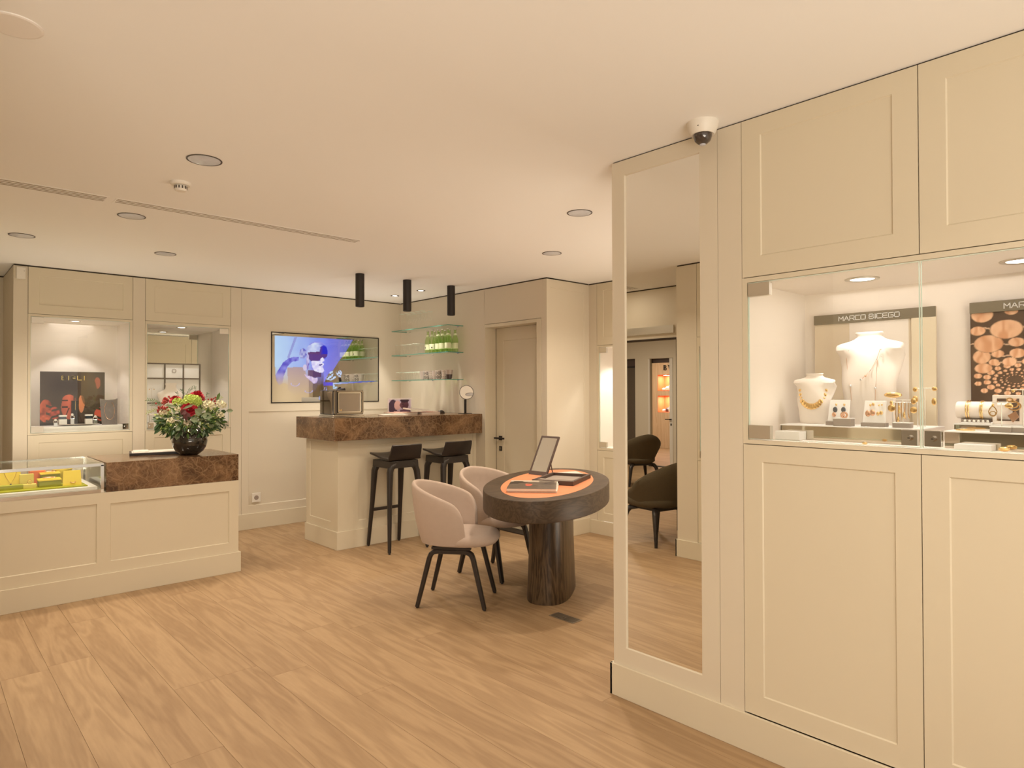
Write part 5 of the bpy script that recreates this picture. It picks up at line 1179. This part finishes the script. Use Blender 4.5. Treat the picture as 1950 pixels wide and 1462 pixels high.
chain_arc([(.08,.985,.075,.06),(.27,1.0,.045,.03),(.42,1.0,.05,.03),(.60,.975,.065,.05),(.56,.985,.03,.02),(.05,.86,.053,.036),(.236,.862,.107,.074),(.42,.872,.055,.035),(.60,.86,.11,.08),(.12,.755,.098,.070),(.30,.760,.053,.035),(.47,.765,.10,.05),(.65,.75,.06,.04),
 (.075,.655,.06,.055),(.18,.675,.042,.03),(.305,.675,.052,.037),(.47,.655,.095,.072),(.085,.565,.06,.04),(.155,.610,.035,.026),(.255,.610,.047,.034),(.36,.610,.030,.020),(.45,.59,.038,.025),(.55,.565,.07,.05)])
for ring, (R_, n_, r_) in enumerate(((.235, 15, .030), (.175, 17, .021), (.125, 19, .013), (.085, 18, .008), (.055, 16, .005))):
    for k in range(n_):
        a = 2*pi*k/n_+ring*.37; rr_ = r_*(.7+.6*h2(k, ring)); DISC.append((.29+R_*cos(a)*1.05, .475+R_*.62*sin(a), rr_, rr_*.72))
def beads(u, v):
    for i, (cx, cy, rx, ry) in enumerate(DISC):
        q = ((u-cx)/rx)**2+((v-cy)/ry)**2
        if q < 1:
            s_ = .5+.5*sin((u-cx)/rx*5+vn(u*30, v*16, i)*5); c = mixc(lin(240, 196, 158), lin(212, 150, 108), s_*.8)
            return mixc(c, lin(120, 84, 60), max(0, (q-.82)/.18)*.7)
    g = [abs(v-.862-.02*sin(u*20)) < .006 and u < .62, abs(v-.757-.012*sin(u*18)) < .005, abs(v-.667-.01*sin(u*22)) < .005 and u > .1, abs(v-.608) < .004 and u > .12]
    if any(g): return lin(214, 180, 150)
    return mixc(lin(100, 80, 62), lin(84, 64, 50), vn(u*3, v*3))
raster('poster_print', (2.9525, .652, 1.232), (0, -.466, 0), (0, 0, .475), 190, 190, beads, M_PRINT, t)

# mirrored risers
def riser(y0, y1, x0, x1, z1, l_, name='mirrored_riser'):
    t = thing(name, l_, 'riser', ((x0+x1)/2, (y0+y1)/2, ZF), 'mirror-fronted risers in the vitrine')
    obj('body', B().box(x0+.002, x1, y0, y1, ZF+.0005, z1-.004), M_IVO, t); obj('front', B().box(x0, x0+.002, y0, y1, ZF+.0005, z1-.004), M_BRU if False else mat('riser_mirror', (.62, .56, .46), .06, 1), t)
    obj('top', B().box(x0-.002, x1, y0-.002, y1+.002, z1-.004, z1), M_WHT, t)
riser(.722, 1.222, 2.60, 2.88, 1.284, 'long mirror-fronted riser under the busts in the vitrine')
riser(.10, .642, 2.565, 2.67, 1.283, 'low front riser in the right part of the vitrine')
riser(.10, .640, 2.672, 2.88, 1.304, 'higher rear riser under the bracelet roll, right part of the vitrine')
one('white_block', B().box(2.535, 2.598, 1.118, 1.214, ZF+.0005, 1.260), M_WHT, 'small white block in front of the left end of the long riser', 'block', bevel=.001)
one('white_block', B().box(2.50, 2.562, .50, .600, ZF+.0005, 1.245), M_WHT, 'small white block before the low front riser, right of the locks', 'block', bevel=.001)
ZR = 1.2843
big = bust('necklace_form', (2.795, .955, ZR), .366, .252, .125, M_IVO, 'tall white necklace form under the MARCO BICEGO header', axis='x')
sml = bust('necklace_form', (2.725, 1.140, ZR), .205, .168, .10, M_IVO, 'small ivory necklace form with gold disc necklace at left in the vitrine', axis='x')
def front_x(cx, D_, H_, h):
    pr_ = [(0, .50, .10), (.25, .46, .02), (.45, .42, -.06), (.62, .38, -.10), (.70, .36, -.06), (.79, .34, .06), (.87, .33, .09), (1, .34, .06)]
    for (h0, d0, o0), (h1, d1, o1) in zip(pr_, pr_[1:]):
        if h0 <= h <= h1: f_ = (h-h0)/(h1-h0); return cx+(o0+(o1-o0)*f_)*D_-(d0+(d1-d0)*f_)*D_/2
    return cx
# gold disc necklace on the small form
t = thing('gold_necklace', 'gold necklace of graded oval discs on the small ivory form', 'necklace', (2.69, 1.15, 1.35))
n_ = 17
for k in range(n_):
    u = -1+2*k/(n_-1); y_ = 1.140+.056*sin(u*1.45); z_ = ZR+.205*(.80-.46*cos(u*pi/2)**.75); s_ = .0045+.0085*(1-abs(u))**1.2
    x_ = bsurf((2.725, 1.140, ZR), .205, .168, .10, y_, z_)-.0035
    obj('disc', B(Matrix.Translation((x_, y_, z_)) @ Matrix.Rotation(-u*1.1, 4, 'X')).sphere((0,0,0), 1, 10, 6, (.0025, s_*1.25, s_)), M_GOLD, t, smooth=60)
# long station necklace on the tall form
t = thing('station_necklace', 'long fine necklace with small stones on the tall white form', 'necklace', (2.74, .96, 1.45))
def bx(y, z): return bsurf((2.795, .955, ZR), .366, .252, .125, y, z)-.0025
P1 = [(1.015, 1.575), (.995, 1.545), (.975, 1.50), (.962, 1.46)]; P2 = [(.905, 1.58), (.915, 1.545), (.935, 1.50), (.955, 1.478), (.972, 1.462)]; P3 = [(1.035, 1.55), (1.028, 1.48), (1.015, 1.44), (1.012, 1.38)]; P4 = [(.915, 1.545), (.918, 1.47), (.921, 1.42), (.925, 1.36)]
for Pp in (P2, P3, P4):
    obj('chain', B().tube([(bx(y, z), y, z) for y, z in Pp], .0007, 5), M_ROSE, t)
for (y, z, r_, m_) in ((.972, 1.462, .005, M_SILV), (.955, 1.476, .004, M_ROSE), (1.012, 1.438, .0055, M_SILV), (.921, 1.428, .0055, M_SILV), (.935, 1.50, .003, M_SILV), (.915, 1.54, .0035, M_SILV), (.902, 1.578, .003, M_SILV), (.9, 1.55, .0025, M_SILV), (1.02, 1.578, .0025, M_SILV), (.945, 1.488, .0025, M_SILV)):
    obj('stone', B().sphere((bx(y, z)-.002, y, z), r_, 8, 6), m_, t, smooth=60)
# earring cards and small stands
def earcard(y0, y1, x, h, l_, kinds):
    t = thing('earring_card', l_, 'earring stand', (x, (y0+y1)/2, ZR), 'white earring cards in the vitrine')
    b = B(); b.hull2([(x, y0, ZR+.014), (x+.006, y0, ZR+.014), (x+.006, y1, ZR+.014), (x, y1, ZR+.014)], [(x+.022, y0+.002, ZR+h), (x+.028, y0+.002, ZR+h), (x+.028, y1-.002, ZR+h), (x+.022, y1-.002, ZR+h)]); obj('card', b, M_WHT, t, bevel=.0015)
    obj('foot', B().box(x-.012, x+.03, y0-.002, y1+.002, ZR+.0002, ZR+.0138), M_TAU, t)
    for (u, v, r_, m_) in kinds: 
        z = ZR+.014+(h-.014)*v; obj('earring', B().sphere((x+.022*v-.003, y1+(y0-y1)*u, z), 1, 10, 6, (.003, r_, r_*1.25)), m_, t, smooth=60)
earcard(.985, 1.064, 2.665, .098, 'white earring card with dark stone drops beside the small form', [(.36, .78, .004, M_GOLD), (.33, .55, .009, M_GEM), (.30, .32, .008, M_ROSE), (.74, .78, .004, M_GOLD), (.72, .55, .009, M_GEM), (.72, .32, .008, M_ROSE)])
earcard(.851, .930, 2.650, .096, 'white earring card with pairs of gold hoops before the tall form', [(.30, .80, .004, M_GOLD), (.42, .84, .005, M_GOLD), (.22, .42, .010, M_ROSE), (.42, .46, .010, M_ROSE), (.68, .80, .003, M_GOLD), (.80, .82, .003, M_GOLD), (.66, .42, .006, M_GOLD), (.80, .46, .006, M_GOLD)])
t = thing('ring_block', 'small grey block with a gold ring between the two earring cards', 'ring stand', (2.625, .99, ZR)); obj('block', B().box(2.61, 2.65, .957, 1.021, ZR+.0002, ZR+.027), M_TAU, t, bevel=.001); obj('top', B().box(2.609, 2.651, .956, 1.022, ZR+.0272, ZR+.030), M_WHT, t)
b = B(); b.tube([(2.63, .988+.011*cos(a), ZR+.041+.010*sin(a)) for a in [2*pi*k/16 for k in range(17)]], .0035, 6, up=(1, 0, 0)); obj('ring', b, M_ROSE, t, smooth=60)
def tstand(y, x, h, w_, l_, z0, drops=(), base=True, grp=None):
    t = thing('earring_stand', l_, 'earring stand', (x, y, z0), grp)
    if base: obj('base', B().box(x-.02, x+.02, y-.028, y+.028, z0+.0002, z0+.016), M_TAU, t); obj('base_top', B().box(x-.021, x+.021, y-.029, y+.029, z0+.0161, z0+.019), M_WHT, t)
    b = B(); b.tube([(x, y, z0+.001), (x, y, z0+h)], .0016, 6); b.tube([(x, y-w_/2, z0+h), (x, y+w_/2, z0+h)], .0016, 6); obj('rod', b, M_BRU if w_ > .05 else M_BRONZE, t)
    for (dy, dz, ry, rz, m_) in drops: obj('earring', B().sphere((x-.003, y+dy, z0+h+dz), 1, 10, 6, (.0025, ry, rz)), m_, t, smooth=60)
tstand(.795, 2.655, .100, .082, 'lower earring stand with gold disc drops right of the white cards', ZR, [(-.036, -.004, .009, .012, M_GOLD), (-.036, -.036, .012, .012, M_GOLD), (.036, -.010, .006, .007, M_GOLD), (.036, -.030, .013, .014, M_GOLD), (.01, -.035, .004, .016, M_GOLD), (-.006, -.055, .004, .012, M_GOLD), (.014, -.07, .004, .010, M_GOLD)], True, 'earring stands in the left part')
tstand(.742, 2.72, .142, .070, 'higher earring stand with gold disc drops behind the glass joint', ZR, [(.030, -.004, .008, .009, M_GOLD), (.030, -.040, .010, .013, M_GOLD), (-.032, -.002, .009, .008, M_GOLD), (-.030, -.048, .008, .014, M_GOLD)], False, 'earring stands in the left part')
t = thing('gold_dish', 'gold leaf-shaped oval ornament above the lower earring stand', 'ornament', (2.70, .845, 1.41))
obj('leaf', B().sphere((2.705, .842, 1.402), 1, 18, 7, (.010, .031, .011)), M_GOLD, t, smooth=60); b = B(); b.tube([(2.705, .842, ZR+.0005), (2.705, .842, 1.395)], .0014, 5); obj('rod', b, M_BRU, t)
t = thing('chain_rack', 'low clear rack with hanging gold chains between white card and stands', 'rack', (2.72, .82, ZR))
b = B(); b.tube([(2.72, .848, ZR+.0005), (2.72, .848, 1.374), (2.72, .765, 1.374), (2.72, .765, ZR+.0005)], .0022, 6); obj('rack', b, M_WHT, t)
for k, y_ in enumerate((.838, .828, .818, .806, .795)): obj('chain', B().tube([(2.719, y_, 1.373), (2.715, y_, 1.335-.008*(k % 2)), (2.717, y_-.003, 1.300+.004*k)], .0016, 5), M_GOLD, t)
# right part of the vitrine
t = thing('bracelet_roll', 'white horizontal bracelet roll with three gold bangles', 'bracelet display', (2.72, .56, 1.304))
Mb = Matrix.Translation((2.735, .645, 1.3495)) @ Matrix.Rotation(pi/2, 4, 'X')
b = B(Mb); b.lathe([(.028, 0), (.030, .003), (.030, .150), (.028, .153)], (0,0,0), 28); obj('roll', b, M_IVO, t, smooth=50)
obj('foot', B().box(2.715, 2.755, .55, .63, 1.3042, 1.3192), M_TAU, t)
for y_ in (.613, .606, .572, .567, .528): 
    b = B(); b.tube([(2.735+.0325*cos(a), y_, 1.3495+.0325*sin(a)) for a in [2*pi*k/28 for k in range(29)]], .0022, 6, up=(0, 1, 0)); obj('bangle', b, M_GOLD, t, smooth=60)
t = thing('pearl_strip', 'row of small white studs on a strip below the bracelet roll', 'stud strip', (2.68, .57, 1.304)); obj('strip', B().box(2.676, 2.70, .535, .622, 1.3042, 1.3092), M_WHT, t)
for k in range(6): obj('stud', B().sphere((2.688, .612-.013*k, 1.3135), .0042, 8, 5), M_WPL, t)
tstand(.494, 2.61, .095, .052, 'earring stand with a gold pear-shaped hoop before the bracelet roll', 1.2832, [(.022, -.008, .004, .005, M_GOLD), (-.020, -.010, .012, .008, M_GOLD)], True, 'earring stands in the right part')
t = thing('hoop_earring', 'gold pear-shaped hoop hanging from the stand before the bracelet roll', 'earring', (2.607, .516, 1.35))
b = B(); b.tube([(2.606, .5165+.011*sin(a)*(1-.35*max(0, cos(a))), 1.350+.016*cos(a)) for a in [2*pi*k/20 for k in range(21)]], .0016, 6, up=(1, 0, 0)); b.tube([(2.606, .5165+.008*sin(a), 1.343+.007*cos(a)) for a in [2*pi*k/16 for k in range(17)]], .0014, 6, up=(1, 0, 0)); obj('hoops', b, M_GOLD, t, smooth=60)
tstand(.440, 2.62, .137, .060, 'tall T-shaped earring stand at the right edge of the picture', 1.2832, [(.024, -.004, .005, .005, M_GOLD)], True, 'earring stands in the right part')
t = thing('pendant_frame', 'white open frame with rings and pendants at the right edge of the vitrine', 'frame stand', (2.70, .50, 1.304))
obj('frame', B(face_mx(2.70)).frame(.452, .536, 1.3045, 1.402, .011, -.012, 0), M_IVO, t, bevel=.001)
for (y_, z_, r_) in ((.478, 1.372, .014), (.474, 1.366, .017), (.486, 1.386, .008)):
    b = B(); b.tube([(2.688, y_+r_*cos(a), z_+r_*.8*sin(a)) for a in [2*pi*k/20 for k in range(21)]], .0022, 6, up=(1, 0, 0)); obj('gold_ring', b, M_GOLD, t, smooth=60)
b = B(); b.hull2([(2.686, .470, 1.350), (2.686, .492, 1.335), (2.686, .478, 1.312), (2.686, .462, 1.330)], [(2.690, .470, 1.350), (2.690, .492, 1.335), (2.690, .478, 1.312), (2.690, .462, 1.330)]); obj('pendant', b, M_ROSE, t)
t = thing('flat_ring', 'oval gold bangle lying on the low front riser right of the locks', 'bangle', (2.60, .60, 1.284))
b = B(); b.tube([(2.605+.018*cos(a), .592+.026*sin(a), 1.2865) for a in [2*pi*k/24 for k in range(25)]], .0022, 6); obj('hoop', b, M_GOLD, t, smooth=60)
one('gold_earring', B().sphere((2.50, .87, ZF+.006), 1, 12, 6, (.006, .009, .005)), M_GOLD, 'small gold earring lying on the vitrine floor before the long riser', 'earring', smooth=60)
one('gold_brooch', B().sphere((2.515, .47, ZF+.009), 1, 12, 6, (.012, .016, .008)), M_GOLD, 'gold brooch on the vitrine floor right of the small white block', 'brooch', smooth=60)
